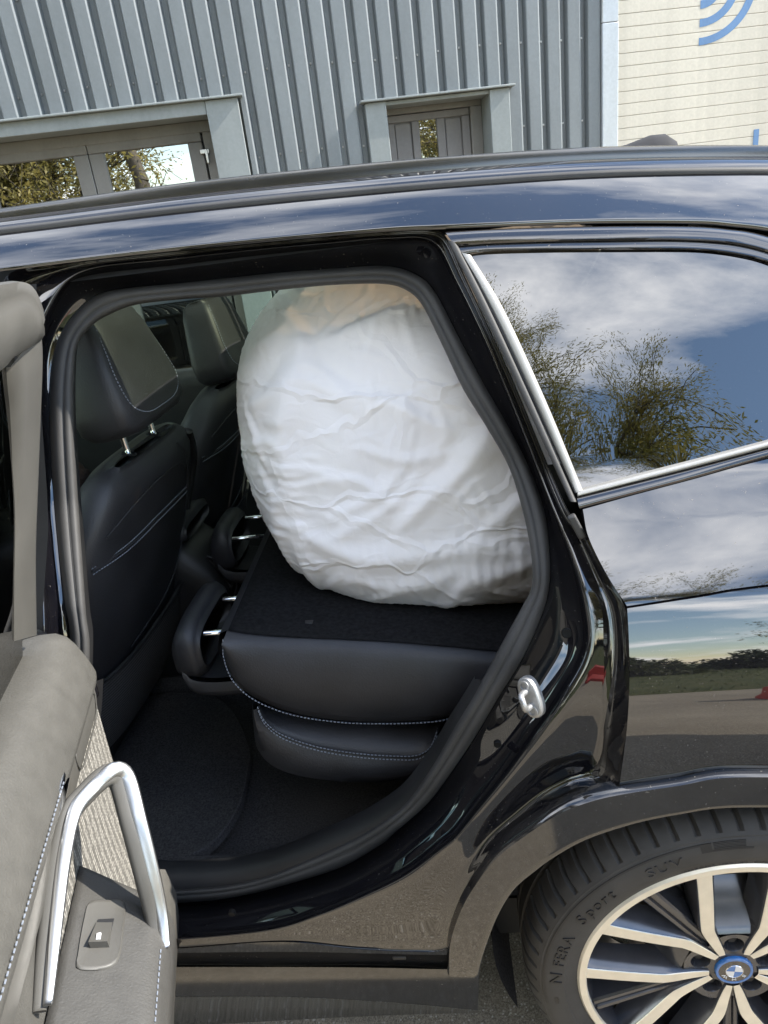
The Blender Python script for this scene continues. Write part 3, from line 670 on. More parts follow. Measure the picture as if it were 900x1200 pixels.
# ditch moulding, gloss strip and roof rail above
def band(name, px0, px1, Y0, Y1, mat, n=90, bulge=0.0, k=6):
    a = spline(px0, n); b_ = spline(px1, n); rows = []
    for p, q in zip(a, b_):
        P0, P1 = at_y(p[0], p[1], Y0), at_y(q[0], q[1], Y1)
        rows.append([P0*(1-v)+P1*v+np.array([0, -bulge, bulge*0.4])*math.sin(math.pi*v) for v in np.linspace(0, 1, k)])
    return loft(name, rows, mat, car)
Yd = float(top3[:, 1].mean())
ditch = [r_+np.array([0, o, h]) for o, h in ((-0.003, -0.002), (-0.004, 0.004), (0.002, 0.008), (0.012, 0.008), (0.02, 0.0)) for r_ in [top3]]
loft('roof_ditch_moulding', np.array(ditch), 'rubber', car)
gl_ = [top3+np.array([0, o, h]) for o, h in ((0.016, -0.004), (0.018, 0.006), (0.030, 0.016), (0.048, 0.024), (0.06, 0.026), (0.075, 0.024), (0.095, 0.022), (0.13, 0.022))]
loft('roof_side_strip', np.array(gl_), 'gloss_trim', car)
rail_px = spline([(-80, 266), (0, 254), (225, 223), (450, 199.5), (650, 185), (760, 181.5), (900, 181), (980, 185), (1040, 194)], 100)
rail = np.array([at_y(p[0], p[1], Yd+0.085) for p in rail_px])
rp = [(-0.013, -0.010), (-0.014, 0.000), (-0.013, 0.004), (-0.006, 0.011), (0.004, 0.013), (0.011, 0.011), (0.014, 0.004), (0.014, -0.010), (0.008, -0.013), (-0.008, -0.013)]
sweep('roof_rail', rail, rp, 'rail', car, up=(0, 0, 1), sharp=50)
rl2 = rail.copy(); rl2[:, 1] = 2*CY-rl2[:, 1]; sweep('roof_rail', rl2, rp, 'rail', car, up=(0, 0, 1), sharp=50)

# quarter panel: upper part (belt to crease) and lower part (crease to arch)
def coons(Lc, Rc, Bc, Tc, nu, nv):
    """2-D patch (x, z): left/right run bottom->top, bottom/top run left->right"""
    Lc, Rc, Bc, Tc = spline(Lc, nv), spline(Rc, nv), spline(Bc, nu), spline(Tc, nu)
    G_ = np.zeros((nu, nv, 2))
    for i in range(nu):
        u_ = i/(nu-1)
        for j in range(nv):
            v = j/(nv-1)
            G_[i, j] = (1-u_)*Lc[j]+u_*Rc[j]+(1-v)*Bc[i]+v*Tc[i]-((1-u_)*(1-v)*Lc[0]+u_*(1-v)*Rc[0]+(1-u_)*v*Lc[-1]+u_*v*Rc[-1])
    return G_
def xz(px, py, off=0): P = S(px, py, off); return (P[0], P[2])
WC = np.array([0.389, 0.345])                     # rear wheel centre (x, z)
XR = 1.22                                         # rear end of the flank
belt_l = [xz(*p) for p in ((683, 597), (740, 581), (815, 561), (900, 538))]
bx_, bz_ = belt_l[-1]; sl_ = (belt_l[-1][1]-belt_l[1][1])/(belt_l[-1][0]-belt_l[1][0])
belt_l += [(bx_+0.2, bz_+0.2*sl_*0.8), (0.9, bz_+0.09), (XR, bz_+0.10)]
cr_l = [xz(*p) for p in ((735, 713), (820, 700), (900, 688))]; zc_ = cr_l[-1][1]
cr_l = cr_l+[(0.75, zc_+0.012), (XR, zc_+0.0)]
E_up = [xz(*p) for p in ((735, 713), (711, 673), (697, 648), (683, 597))]
E_up = [cr_l[0], xz(711, 673), xz(690, 630), belt_l[0]]
E_lo = [xz(726, 919), xz(733.8, 862), xz(737.6, 802), xz(737, 749), cr_l[0]]
arch_o = [xz(*p) for p in ((725.8, 920.5), (793, 910.2), (855, 900.5))]
arch_o = arch_o+[(2*WC[0]-p[0], p[1]) for p in arch_o[::-1][1:]]
arch_full_o = [xz(*p) for p in ((524, 1135), (525, 1097), (538, 1056.6), (557, 1024), (580, 995), (615.6, 967.6), (651, 944.4), (686.7, 930), (725.8, 921), (793, 910.7), (855, 901))]
arch_full_i = [xz(*p) for p in ((561, 1138), (563.7, 1118), (579, 1072), (599.4, 1036), (626, 1012), (651, 994), (686.7, 974.7), (740, 957), (793, 946), (855, 938))]
def mirror(l): return l+[(2*WC[0]-p[0], p[1]) for p in l[::-1][1:]]
arch_full_o, arch_full_i = mirror(arch_full_o), mirror(arch_full_i)
bot_l = arch_o+[(arch_full_o[-4][0], arch_full_o[-4][1]+0.005), (XR-0.2, 0.45), (XR, 0.45)]
# lower: bottom follows the arch then drops behind the wheel
def patch(name, G_, mat, edge_in=0.014):
    nu, nv = G_.shape[:2]
    P = np.array([[onskin(*G_[i, j]) for j in range(nv)] for i in range(nu)])
    # rolled edges on all four sides
    P2 = np.concatenate([P[:1]+np.array([-0.002, edge_in, 0]), P], 0)
    P2 = np.concatenate([P2[:, :1]+np.array([0, edge_in, 0]), P2, P2[:, -1:]+np.array([0, edge_in, 0])], 1)
    return loft(name, P2, mat, car, sharp=50)
patch('rear_quarter_panel', coons(E_lo, [(XR, 0.45), (XR, 0.7), (XR, zc_)], bot_l, cr_l, 110, 60), 'paint')
gap = lambda l, dz: [(p[0], p[1]+dz) for p in l]
patch('rear_shoulder_panel', coons(gap(E_up[:1], .003)+E_up[1:], [(XR, zc_+.003), (XR, belt_l[-1][1])], gap(cr_l, 0.003), belt_l, 110, 40), 'paint')

# quarter window: glass, bright trim, black surround
GT = spline([(545, 299), (575, 295), (650, 293), (731, 292.8), (790, 292.6), (828, 294), (866, 299), (900, 307.6), (940, 326), (975, 352), (1005, 392), (1018, 430)], 70)
GB = spline([(678.4, 574), (740, 558.5), (815, 539.5), (900, 517), (950, 503), (990, 488), (1010, 466), (1018, 440)], 70)
rows = [[S(a[0]*(1-v)+b_[0]*v, a[1]*(1-v)+b_[1]*v, 0.006) for v in np.linspace(0, 1, 24)] for a, b_ in zip(GB, GT)]
glassq = loft('quarter_glass', rows, 'glass_dark', car)
def strip(name, a_px, b_px, mat, o0=0.0, proud=0.004, n=80, parent=None, k=7):
    a = spline(a_px, n); b_ = spline(b_px, n); rows = []
    for p, q in zip(a, b_):
        row = []
        for v in np.linspace(0, 1, k):
            e = o0-proud*(1-(2*v-1)**4); row.append(S(p[0]*(1-v)+q[0]*v, p[1]*(1-v)+q[1]*v, e))
        row.insert(0, row[0]+np.array([0, 0.012, 0])); row.append(row[-1]+np.array([0, 0.012, 0])); rows.append(row)
    return loft(name, rows, mat, parent or car, sharp=45)
up_lo = [(545, 298.5), (575, 295), (650, 293), (731, 292.5), (790, 292.3), (828, 293.5), (866, 298.5), (900, 307), (940, 325), (975, 351), (1006, 391), (1019, 430)]
up_md = [(533, 289), (575, 286), (650, 283.5), (731, 282.2), (790, 281.8), (838, 284), (872, 288.5), (906, 298), (948, 316), (985, 344), (1016, 386), (1030, 430)]
up_hi = [(522, 272), (575, 269), (646.7, 266.5), (731, 265), (815.6, 265.5), (858, 269), (880, 272), (910, 280), (955, 298), (995, 330), (1028, 376), (1044, 430)]
strip('window_surround', up_lo, up_md, 'gloss_trim', 0.001, 0.003)
strip('window_frame_trim', up_md, up_hi, 'gloss_trim', -0.001, 0.005)
# rubber and bright strips of the front post of the quarter window
strip('post_rubber', [(524, 281), (560, 354), (610, 461), (668, 588)], [(535, 284), (572, 357), (621, 463), (676, 588)], 'rubber', -0.001, 0.005)
strip('post_gloss_strip', [(535, 285), (572, 358), (621, 463), (673, 578)], [(540, 294), (577, 360), (626, 465), (677, 577)], 'black_plastic', 0.001, 0.002)
strip('bright_post_trim', [(539, 295), (576, 361), (625, 466), (674, 578)], [(552, 299), (591, 364), (639, 468), (683, 574)], 'bright_trim', 0.0, 0.005)
strip('bright_sill_trim', [(677, 582), (740, 566), (815, 547), (900, 524.5), (955, 509), (1000, 492)], [(677, 575), (740, 558.5), (815, 539.5), (900, 517), (950, 503), (990, 488)], 'bright_trim', 0.0, 0.005)
strip('sill_gloss_trim', [(679, 596), (740, 580), (815, 560.5), (900, 537), (960, 521), (1010, 505)], [(676, 583), (740, 567), (815, 548), (900, 525.5), (955, 510), (1000, 493)], 'gloss_trim', 0.0, 0.004)
# small rubber buffer where the trim ends at the jamb
bufP = S(676, 617, 0.006); box('edge_buffer', bufP, (0.006, 0.006, 0.020), 'rubber', car, rot=np.array(Matrix.Rotation(R(-24), 3, 'Y')), bevel=0.003)

# rear pillar behind the quarter window, up to the roof edge
pl_l = spline([S(1003, 508), S(1044, 432), S(1030, 378), S(1000, 334), S(1028, 312), S(1028, 262), S(1028, 214)], 40)
zt_ = np.linspace(belt_l[-1][1]-0.005, float(pl_l[-1][2])-0.02, 40); xt_ = np.linspace(XR, 1.08, 40)
loft('rear_pillar', [[onskin(a[0]*(1-v)+x_*v, a[2]*(1-v)+z_*v, 0.002) for v in np.linspace(0, 1, 14)] for a, x_, z_ in zip(pl_l, xt_, zt_)], 'paint', car)

# wheel arch cladding and sill
ao, ai = spline(arch_full_o, 120), spline(arch_full_i, 120)
rows = []
for p, q in zip(ao, ai):
    row = [onskin(p[0], p[1], 0.012), onskin(p[0], p[1], -0.006)]
    for v in np.linspace(0.06, 0.94, 8):
        x, z_ = p*(1-v)+q*v; row.append(onskin(x, z_, -0.013-0.003*v))
    x, z_ = q; row += [onskin(x, z_, -0.014), onskin(x, z_, -0.006), onskin(*(q+(WC-q)*0.012), 0.05), onskin(*(q+(WC-q)*0.012), 0.20)]
    rows.append(row)
loft('wheel_arch_cladding', rows, 'cladding_gloss', car, sharp=40)
# wheel housing
wl = [[(WC[0]+rr_*math.cos(a), y, WC[1]+rr_*math.sin(a)) for a in np.linspace(R(-25), R(205), 40)] for rr_, y in ((0.405, 0.06), (0.41, 0.2), (0.40, 0.36), (0.1, 0.37))]
loft('wheel_housing', wl, 'carpet', car)
def sill_band(name, top_px, bot_px, mat, o_t, o_b, n=60, k=6):
    a = spline(top_px, n); b_ = spline(bot_px, n); rows = []
    for p, q in zip(a, b_):
        rows.append([S(p[0]*(1-v)+q[0]*v, p[1]*(1-v)+q[1]*v, o_t*(1-v)+o_b*v) for v in np.linspace(0, 1, k)])
    return loft(name, rows, mat, car, sharp=50)
sill_band('sill_lower_body', [(-60, 1117), (60, 1113), (201, 1112), (328, 1104), (415, 1112), (480, 1115), (527, 1113)], [(-60, 1134), (60, 1133.5), (201, 1133), (364, 1133), (450, 1134), (527, 1136)], 'cladding_gloss', 0.002, 0.012)
sill_band('sill_cladding', [(-60, 1134.5), (60, 1134), (201, 1133.5), (364, 1133.5), (450, 1134.5), (561, 1137)], [(-60, 1172), (60, 1170), (201, 1168), (330, 1168), (450, 1174), (560, 1184)], 'sill_plastic', -0.004, -0.012)
sill_band('sill_underside', [(-60, 1172.5), (60, 1170.5), (201, 1168.5), (330, 1168.5), (450, 1174.5), (560, 1184.5)], [(-60, 1225), (60, 1215), (201, 1204), (330, 1196), (450, 1190), (560, 1187)], 'sill_plastic', -0.012, 0.05)
e = [S(561, 1137, -0.004), S(560, 1184, -0.012)]
make('sill_end_cap', [e[0], e[1], e[1]+np.array([0.002, 0.12, 0]), e[0]+np.array([0.002, 0.12, 0])], [(0, 1, 2, 3)], 'black_plastic', car, smooth=False)
clip = S(468, 1121, 0.008); box('sill_clip', clip, (0.012, 0.004, 0.004), 'black_plastic', car, bevel=0.002)
# underbody
box('underbody', (-0.9, CY, 0.27), (2.1, 0.74, 0.05), 'black_plastic', car)
# door striker on the jamb
def disc_ring(c, n_, r0, r1=None, k=24): pass
sp0 = S(622, 817, 0.030); nrm = np.array([-0.55, -0.80, 0.22]); nrm /= np.linalg.norm(nrm); t1 = np.cross(nrm, (0, 0, 1)); t1 /= np.linalg.norm(t1); t2 = np.cross(t1, nrm)
pl_ = superell(0.016, 0.031, 2.6, 28); axu = t1*math.cos(-0.45)+t2*math.sin(-0.45); axv = -t1*math.sin(-0.45)+t2*math.cos(-0.45)
rings = [[sp0+nrm*h+s*(p[0]*axu+p[1]*axv) for p in pl_] for h, s in ((-0.008, 1), (0.002, 1), (0.005, 0.95), (0.006, 0.85))]
stk = loft('door_striker', rings, 'zinc', car, cv=True, caps=True, sharp=40)
for s in (-1, 1):
    c_ = sp0+axv*0.019*s+nrm*0.006; rings = [[c_+nrm*h+rr_*(math.cos(a)*axu+math.sin(a)*axv) for a in np.linspace(0, 6.283, 16, endpoint=False)] for rr_, h in ((0.008, 0), (0.008, 0.0025), (0.0055, 0.003), (0.005, 0.001))]
    loft('bolt', rings, 'zinc', stk, cv=True, caps=True, sharp=40)
hook = spline([sp0+axv*0.011+nrm*0.0, sp0+axv*0.011+nrm*0.018, sp0+axv*0.009+nrm*0.026-axu*0.002, sp0+nrm*0.029-axu*0.004, sp0-axv*0.009+nrm*0.026-axu*0.002, sp0-axv*0.011+nrm*0.018, sp0-axv*0.011], 36)
sweep('striker_loop', hook, circle(0.0046, 12), 'zinc', stk, up=tuple(axu))

# rubber plugs, a sticker and a weld seam on the jamb
def jamb_disc(px, py, off, r_, mat, nm):
    c_ = S(px, py, off); e_ = 2.0; a_ = S(px+e_, py, off)-c_; b__ = S(px, py+e_, off)-c_; n_ = np.cross(a_, b__); n_ /= np.linalg.norm(n_); n_ = n_ if n_[1] < 0 else -n_
    a_ /= np.linalg.norm(a_); b__ = np.cross(n_, a_)
    loft(nm, [[c_+n_*h+q*(math.cos(t_)*a_+math.sin(t_)*b__) for t_ in np.linspace(0, 6.283, 20, endpoint=False)] for q, h in ((r_, -0.004), (r_, 0.002), (r_*0.85, 0.003), (r_*0.3, 0.0025))], mat, car, cv=True, caps=True, sharp=40)
jamb_disc(664, 742, 0.060, 0.0075, 'pillar_black', 'jamb_plug'); jamb_disc(583, 872, 0.072, 0.006, 'pillar_black', 'jamb_plug'); jamb_disc(272, 1070, 0.018, 0.006, 'pillar_black', 'jamb_plug')
# ------------------------------------------------------------------ roof, far side, ends of the car
rx, rz = rail[:, 0], rail[:, 2]
def roof_z(x, y):
    e_ = np.interp(x, rx, rz)-0.034
    if x < rx[0]: e_ -= 0.10*(rx[0]-x)**1.6
    return e_+0.020*(1-((y-CY)/0.55)**2)
xs = np.unique(np.r_[np.linspace(-1.30, -1.05, 5), np.linspace(-1.0, -0.24, 12), np.linspace(-0.14, 0.42, 9), np.linspace(0.50, 1.12, 9)])
ys = np.unique(np.r_[np.linspace(Yd+0.062, 0.46, 4), np.linspace(0.46, 2*CY-0.46, 12), np.linspace(2*CY-0.46, 2*CY-Yd-0.062, 4)])
def is_glass(x, y): return 0.46 < y < 2*CY-0.46 and (-1.0 < x < -0.24 or -0.14 < x < 0.42)
def roof_sheet(name, mat, want, dz):
    V = [(x, y, roof_z(x, y)+dz) for x in xs for y in ys]; ny_ = len(ys)
    Fc = [(i*ny_+j, (i+1)*ny_+j, (i+1)*ny_+j+1, i*ny_+j+1) for i in range(len(xs)-1) for j in range(ny_-1)
          if want((xs[i]+xs[i+1])/2, (ys[j]+ys[j+1])/2)]
    return make(name, V, Fc, mat, car)
solid_ = lambda x, y: not is_glass(x, y)
roof_sheet('roof_panel', 'paint', solid_, 0); roof_sheet('headliner', 'headliner', solid_, -0.045)
roof_sheet('roof_glass', 'glass_roof', lambda x, y: is_glass(x, y) and x < -0.2, 0.002); roof_sheet('roof_glass', 'glass_roof_dark', lambda x, y: is_glass(x, y) and x > -0.2, 0.002)
fin0 = at_y(750, 172, CY)
rings = [[(fin0[0]+u_, CY+wd_*s, roof_z(fin0[0], CY)-0.005+(h+0.026*min(1, h/0.02))*(1-abs(s)**2.5*0.9)) for s in np.linspace(-1, 1, 11)] for u_, wd_, h in ((-0.13, 0.004, 0.004), (-0.09, 0.05, 0.038), (-0.03, 0.06, 0.044), (0.02, 0.058, 0.056), (0.05, 0.05, 0.055), (0.075, 0.03, 0.038), (0.09, 0.02, 0.004))]
loft('antenna_fin', rings, 'suede', car)
# far side skin, windows and inner trim
def far(x, z, inn=0.0): return (x, 2*CY-skin_y(x, z)-inn, z)
zz = np.linspace(0.22, 1.17, 30)
loft('far_body_side', [[far(x, z) for z in zz] for x in np.linspace(-2.1, XR, 20)], 'paint', car)
loft('far_inner_trim', [[(x, 1.66+0.03*math.sin((z-0.4)*3), z) for z in np.linspace(0.36, 1.165, 14)]+[far(x, 1.172, 0.0)] for x in np.linspace(-2.0, 1.1, 16)], 'black_plastic', car)
def far_strip(name, x0b, x1b, x0t, x1t, mat, z0=1.17, z1=1.56, inn=0.0):
    return loft(name, [[far((xb*(1-v)+xt*v), z0*(1-v)+z1*v, inn) for v in np.linspace(0, 1, 10)] for xb, xt in ((x0b, x0t), (x1b, x1t))], mat, car, solid=0.03)
far_strip('far_windshield_pillar', -2.05, -1.85, -1.28, -1.18, 'black_plastic')
far_strip('far_door_pillar', -0.60, -0.46, -0.55, -0.43, 'black_plastic')
far_strip('far_rear_pillar', 0.20, 0.34, 0.06, 0.20, 'black_plastic'); far_strip('far_tail_pillar', 0.80, XR-0.05, 0.70, 1.05, 'black_plastic')
for a, b_, c_, e, nm in ((-1.85, -0.60, -1.18, -0.55, 'glass_clear'), (-0.46, 0.20, -0.43, 0.06, 'glass_clear'), (0.34, 0.80, 0.20, 0.70, 'glass_dark')):
    loft('far_window', [[far(xb*(1-v)+xt*v, 1.165+0.38*v, 0.008) for v in np.linspace(0, 1, 10)] for xb, xt in ((a, c_), (b_, e))], nm, car)
zc2 = np.linspace(1.54, 1.615, 8)
loft('far_cant_rail', [[far(x, z_-(0.22*x*x if x > 0 else 0)) for z_ in zc2]+[(x, 2*CY-Yd-0.06, roof_z(x, Yd+0.06))] for x in np.linspace(-1.28, 1.05, 24)], 'paint', car)
# inner lining of the near cant rail and pillars so that no daylight leaks past the jamb
in3 = to3(Lseal_in*np.array([1, 1, 0])+np.array([0, 0, .135]))
ctr = in3.mean(0)
liner = []
for dy, sc in ((0, 1.0), (0.03, 1.02), (0.05, 1.10)):
    q = in3.copy(); q[:, 0] = ctr[0]+(q[:, 0]-ctr[0])*sc; q[:, 2] = ctr[2]+(q[:, 2]-ctr[2])*(sc if sc < 1.05 else 1.04); q[:, 1] += dy; liner.append(q)
loft('aperture_lining', liner, 'black_plastic', car, cv=True)
topline = [(x, Yd+0.05, roof_z(x, Yd+0.06)-0.046) for x in np.linspace(-1.3, 1.1, 30)]
loft('side_headliner', [[(x, 0.375, min(1.555, roof_z(x, Yd)-0.062)), (x, Yd+0.10, roof_z(x, Yd+0.1)-0.044)] for x in np.linspace(-1.3, 1.1, 30)], 'headliner', car)
# near rear inner side (behind quarter panel)
loft('cargo_side_trim', [[(x, 0.23+0.06*min(1, max(0, (z_-1.1)/0.3)), z_) for z_ in np.linspace(0.5, 1.20, 8)] for x in np.linspace(0.12, 1.15, 8)], 'black_plastic', car)
# tail: gate, rear window, bumper
def tail(name, z0, z1, x0, x1, mat, yin0, yin1):
    rows = []
    for v in np.linspace(0, 1, 8):
        z_ = z0*(1-v)+z1*v; x = x0*(1-v)+x1*v; yi = yin0*(1-v)+yin1*v
        rows.append([(x-0.10*abs(s)**4, CY+s*(CY-yi), z_) for s in np.linspace(-1, 1, 21)])
    return loft(name, rows, mat, car)
tail('tailgate', 0.55, 1.12, XR+0.10, XR+0.06, 'paint', -0.0, 0.09); tail('rear_window', 1.12, 1.50, XR+0.06, XR-0.12, 'glass_dark', 0.10, 0.24)
tail('rear_bumper', 0.28, 0.55, XR+0.08, XR+0.11, 'cladding_gloss', 0.03, 0.0); tail('tailgate_top', 1.50, 1.60, XR-0.12, 1.10, 'paint', 0.24, Yd+0.03)
# nose: scuttle, bonnet, windscreen and front end
loft('windscreen', [[(-1.28-0.80*v-0.06*(1-abs(s)**2)*v, CY+s*(0.56+0.20*v), roof_z(-1.28, CY+s*0.5)-0.02-0.48*v) for s in np.linspace(-1, 1, 15)] for v in np.linspace(0, 1, 10)], 'glass_clear', car)
loft('bonnet', [[(-2.04-1.02*v, CY+s*(0.78-0.10*v*v), 1.06-0.02*v-0.18*v**3-0.05*abs(s)**3) for s in np.linspace(-1, 1, 15)] for v in np.linspace(0, 1, 12)], 'paint', car)
loft('front_end', [[(-3.06-0.10*math.sin(v*3.1), CY+s*(0.70+0.10*v), 0.82-0.56*v) for s in np.linspace(-1, 1, 15)] for v in np.linspace(0, 1, 10)], 'paint', car)
loft('front_wing', [[onskin(x, z_) for z_ in np.linspace(0.72 if abs(x+2.30) < 0.40 else 0.30, 1.02, 12)] for x in np.linspace(-3.05, -1.90, 40)], 'paint', car)
loft('front_door', [[onskin(x, z_) for z_ in np.linspace(0.33, 1.16, 24)] for x in np.linspace(-1.895, -0.81, 20)], 'paint', car)
loft('front_door_glass', [[onskin(x0+(x1-x0)*v, 1.17+0.38*v, 0.01) for v in np.linspace(0, 1, 8)] for x0, x1 in ((-1.85, -1.15), (-0.81, -0.80))], 'glass_clear', car)
loft('centre_pillar', [[onskin(x, z_, 0.006) for z_ in np.linspace(0.36, 1.56, 24)] for x in (-0.80, -0.72, -0.665)], 'pillar_black', car)
loft('windscreen_pillar', [[onskin(xb+(xt-xb)*v, 1.15+0.42*v) for v in np.linspace(0, 1, 8)] for xb, xt in ((-2.05, -1.28), (-1.86, -1.16))], 'paint', car)

# ------------------------------------------------------------------ wheels
def lathe(name, prof, mat, parent, c, n=96, a0=0.0, sharp=40, **k):
    rings = [[(c[0]+r_*math.cos(a), c[1]+y, c[2]+r_*math.sin(a)) for r_, y in prof] for a in np.linspace(0, 2*math.pi, n, endpoint=False)+a0]
    return loft(name, rings, mat, parent, cu=True, sharp=sharp, **k)
def char_mesh(ch, size, ext=0.0006, shear=0.0):
    cu = bpy.data.curves.new('glyph', 'FONT'); cu.body = ch; cu.size = size; cu.extrude = ext; cu.shear = shear; cu.resolution_u = 3
    o = bpy.data.objects.new('glyph', cu); COL.objects.link(o); dg = bpy.context.evaluated_depsgraph_get()
    me = bpy.data.meshes.new_from_object(o.evaluated_get(dg)); bpy.data.objects.remove(o); bpy.data.curves.remove(cu); return me
def arc_text(name, text, rad, a_start, size, mat, parent, c, y, space=1.0, ext=0.0006, shear=0.0, stretch=1.0):
    """letters round the wheel, tops outward, read clockwise as seen from outside"""
    a = R(a_start); V, Fc = [], []
    for ch in text:
        if ch == ' ': a -= size*0.4/rad; continue
        me = char_mesh(ch, size, ext, shear); co_ = np.array([v.co[:] for v in me.vertices]); x0, x1 = co_[:, 0].min(), co_[:, 0].max()
        wd_ = (x1-x0)*stretch; am = a-(wd_/2)/rad; b0 = len(V)
        for p in co_:
            ang = am-((p[0]-(x0+x1)/2)*stretch)/rad; rr_ = rad+p[1]
            V.append((c[0]+rr_*math.cos(ang), c[1]+y-p[2], c[2]+rr_*math.sin(ang)))
        Fc += [tuple(b0+q for q in f.vertices) for f in me.polygons]; bpy.data.meshes.remove(me)
        a -= (wd_+size*0.16*space)/rad
    return make(name, V, Fc, mat, parent, smooth=False)
HUBC = np.array([WC[0], 0.0, WC[1]])
wheel = lathe('wheel', [(0.256, 0.000), (0.250, 0.006), (0.243, 0.020), (0.240, 0.06), (0.232, 0.16), (0.236, 0.20), (0.262, 0.205), (0.262, 0.012), (0.262, 0.0), (0.256, 0.0)], 'rim_dark', car, HUBC)
lathe('rim_flange', [(0.2475, 0.0025), (0.249, -0.0012), (0.2525, -0.002), (0.2605, -0.002), (0.264, 0.002), (0.264, 0.010)], 'rim_face', wheel, HUBC)
# tyre with shoulder blocks
tp_ = [(0.238, 0.205), (0.262, 0.214), (0.29, 0.222), (0.32, 0.218), (0.340, 0.200), (0.350, 0.175), (0.3525, 0.14), (0.3525, 0.125), (0.345, 0.123), (0.345, 0.115), (0.3525, 0.113), (0.3525, 0.080), (0.345, 0.078), (0.345, 0.070), (0.3525, 0.068), (0.3520, 0.048), (0.3495, 0.030), (0.3450, 0.017), (0.3385, 0.007), (0.3325, 0.001), (0.3305, -0.0005), (0.328, -0.003), (0.3255, -0.0035), (0.3235, -0.0055), (0.318, -0.0078), (0.312, -0.0092), (0.303, -0.0098), (0.294, -0.0098), (0.287, -0.0090), (0.2855, -0.0072), (0.279, -0.0058), (0.272, -0.0030), (0.2665, -0.0002), (0.262, 0.003), (0.255, 0.008)]
NB = 66; rings = []
for i in range(NB*6):
    a = 2*math.pi*i/(NB*6); ring = []
    for r_, y in tp_:
        gr = 0.0
        if i % 6 == 0 and r_ > 0.333 and y < 0.064: gr = 0.0065
        if i % 6 == 3 and r_ > 0.347 and y < 0.06: gr = 0.0018
        ring.append((HUBC[0]+(r_-gr)*math.cos(a+0.25*max(0, y-0.005)*(1 if y < 0.07 else 0)), y+gr*0.3, HUBC[2]+(r_-gr)*math.sin(a+0.25*max(0, y-0.005)*(1 if y < 0.07 else 0))))
    rings.append(ring)
tyre = loft('tyre', rings, 'tyre', wheel, cu=True, sharp=28)
for txt, r_, a, sz, st in (("N", 0.2915, 179.0, 0.030, 1.25), ("FERA", 0.2920, 170.5, 0.026, 1.15), ("Sport", 0.2925, 149.5, 0.028, 1.05), ("SUV", 0.2935, 121.0, 0.026, 1.2)):
    arc_text('tyre_lettering', txt, r_, a, sz, 'tyre_letter' if txt != 'SUV' else 'tyre', wheel, HUBC, -0.0102, 1.0, 0.0014, 0.25 if txt == 'Sport' else 0.05, st)
arc_text('tyre_lettering', "TREADWEAR TRACTION TEMPERATURE", 0.2725, 112, 0.0075, 'tyre', wheel, HUBC, -0.0040, 1.2, 0.0012)
# raised band that frames the lettering and its hatched fields
def arc_band(a0, a1, r0, r1, y0, y1, mat='tyre_letter', nm='tyre_band', n=60):
    A = np.linspace(R(a0), R(a1), n)
    loft(nm, [[(HUBC[0]+r_*math.cos(a), y, HUBC[2]+r_*math.sin(a)) for r_, y in ((r0, y0+.003), (r0, y0), (r1, y1), (r1, y1+.003))] for a in A], mat, wheel, sharp=30)
arc_band(186, 104, 0.3205, 0.3235, -0.0076, -0.0066); arc_band(104, 101, 0.309, 0.3235, -0.0100, -0.0068); arc_band(101, 90, 0.309, 0.312, -0.0103, -0.0098); arc_band(186, 189, 0.300, 0.3235, -0.0108, -0.0068)
for k in range(5): arc_band(100.5, 92, 0.3135+k*0.0022, 0.3145+k*0.0022, -0.0096+k*0.0007, -0.0094+k*0.0007, nm='tyre_hatching')
# disc, caliper
lathe('brake_disc', [(0.0, 0.085), (0.075, 0.085), (0.078, 0.105), (0.160, 0.105), (0.160, 0.128), (0.0, 0.128)], 'disc', wheel, HUBC)
ca = [[(HUBC[0]+r_*math.cos(a), y, HUBC[2]+r_*math.sin(a)) for r_, y in ((0.105, 0.075), (0.17, 0.07), (0.185, 0.08), (0.185, 0.15), (0.105, 0.15))] for a in np.linspace(R(120), R(175), 12)]
loft('brake_caliper', ca, 'caliper', wheel, cv=True, caps=True, sharp=40)
# double spokes: two bars per lug, machined face, dark flanks
def bar_sections(side):
    key = np.array([(0.2505, 0.0580, 0.0016, 0.0150), (0.235, 0.0555, 0.002, 0.0125), (0.17, 0.0505, 0.005, 0.0118), (0.115, 0.0465, 0.009, 0.0114), (0.097, 0.0435, 0.011, 0.0108), (0.068, 0.0320, 0.0135, 0.0088), (0.047, 0.0235, 0.0145, 0.0070), (0.036, 0.0195, 0.015, 0.0054)])
    k_ = spline(key, 30); k_[:, 1] *= side; T = np.gradient(k_[:, :2], axis=0); T /= np.linalg.norm(T, axis=1)[:, None]; Nn = np.c_[-T[:, 1], T[:, 0]]
    outr = []
    for i, (rho, tau, y, hw) in enumerate(k_):
        dep = 0.040+0.012*min(1, (0.25-rho)/0.2); row = []
        for q, yy in ((-1.9, y+dep), (-1.18, y+0.004), (-0.96, y+0.0008), (-0.90, y), (0.90, y), (0.96, y+0.0008), (1.18, y+0.004), (1.9, y+dep)):
            p = np.array([rho, tau])+Nn[i]*hw*q; row.append((p[0], yy, p[1]))
        outr.append(row)
    return outr
def local_mesh(parts, name, mats):
    V, Fc, mi = [], [], []
    for rows, mf in parts:
        G_ = np.array(rows); nu, nv = G_.shape[:2]; b0 = len(V); V += list(G_.reshape(-1, 3))
        for i in range(nu-1):
            for j in range(nv-1):
                Fc.append((b0+i*nv+j, b0+(i+1)*nv+j, b0+(i+1)*nv+j+1, b0+i*nv+j+1)); mi.append(mf(j))
    me = bpy.data.meshes.new(name); me.from_pydata([tuple(map(float, v)) for v in V], [], Fc)
    for x in mats: me.materials.append(M[x])
    me.polygons.foreach_set('material_index', np.array(mi, dtype=np.int32)); me.polygons.foreach_set('use_smooth', np.ones(len(Fc), dtype=bool)); me.set_sharp_from_angle(angle=R(30)); return me
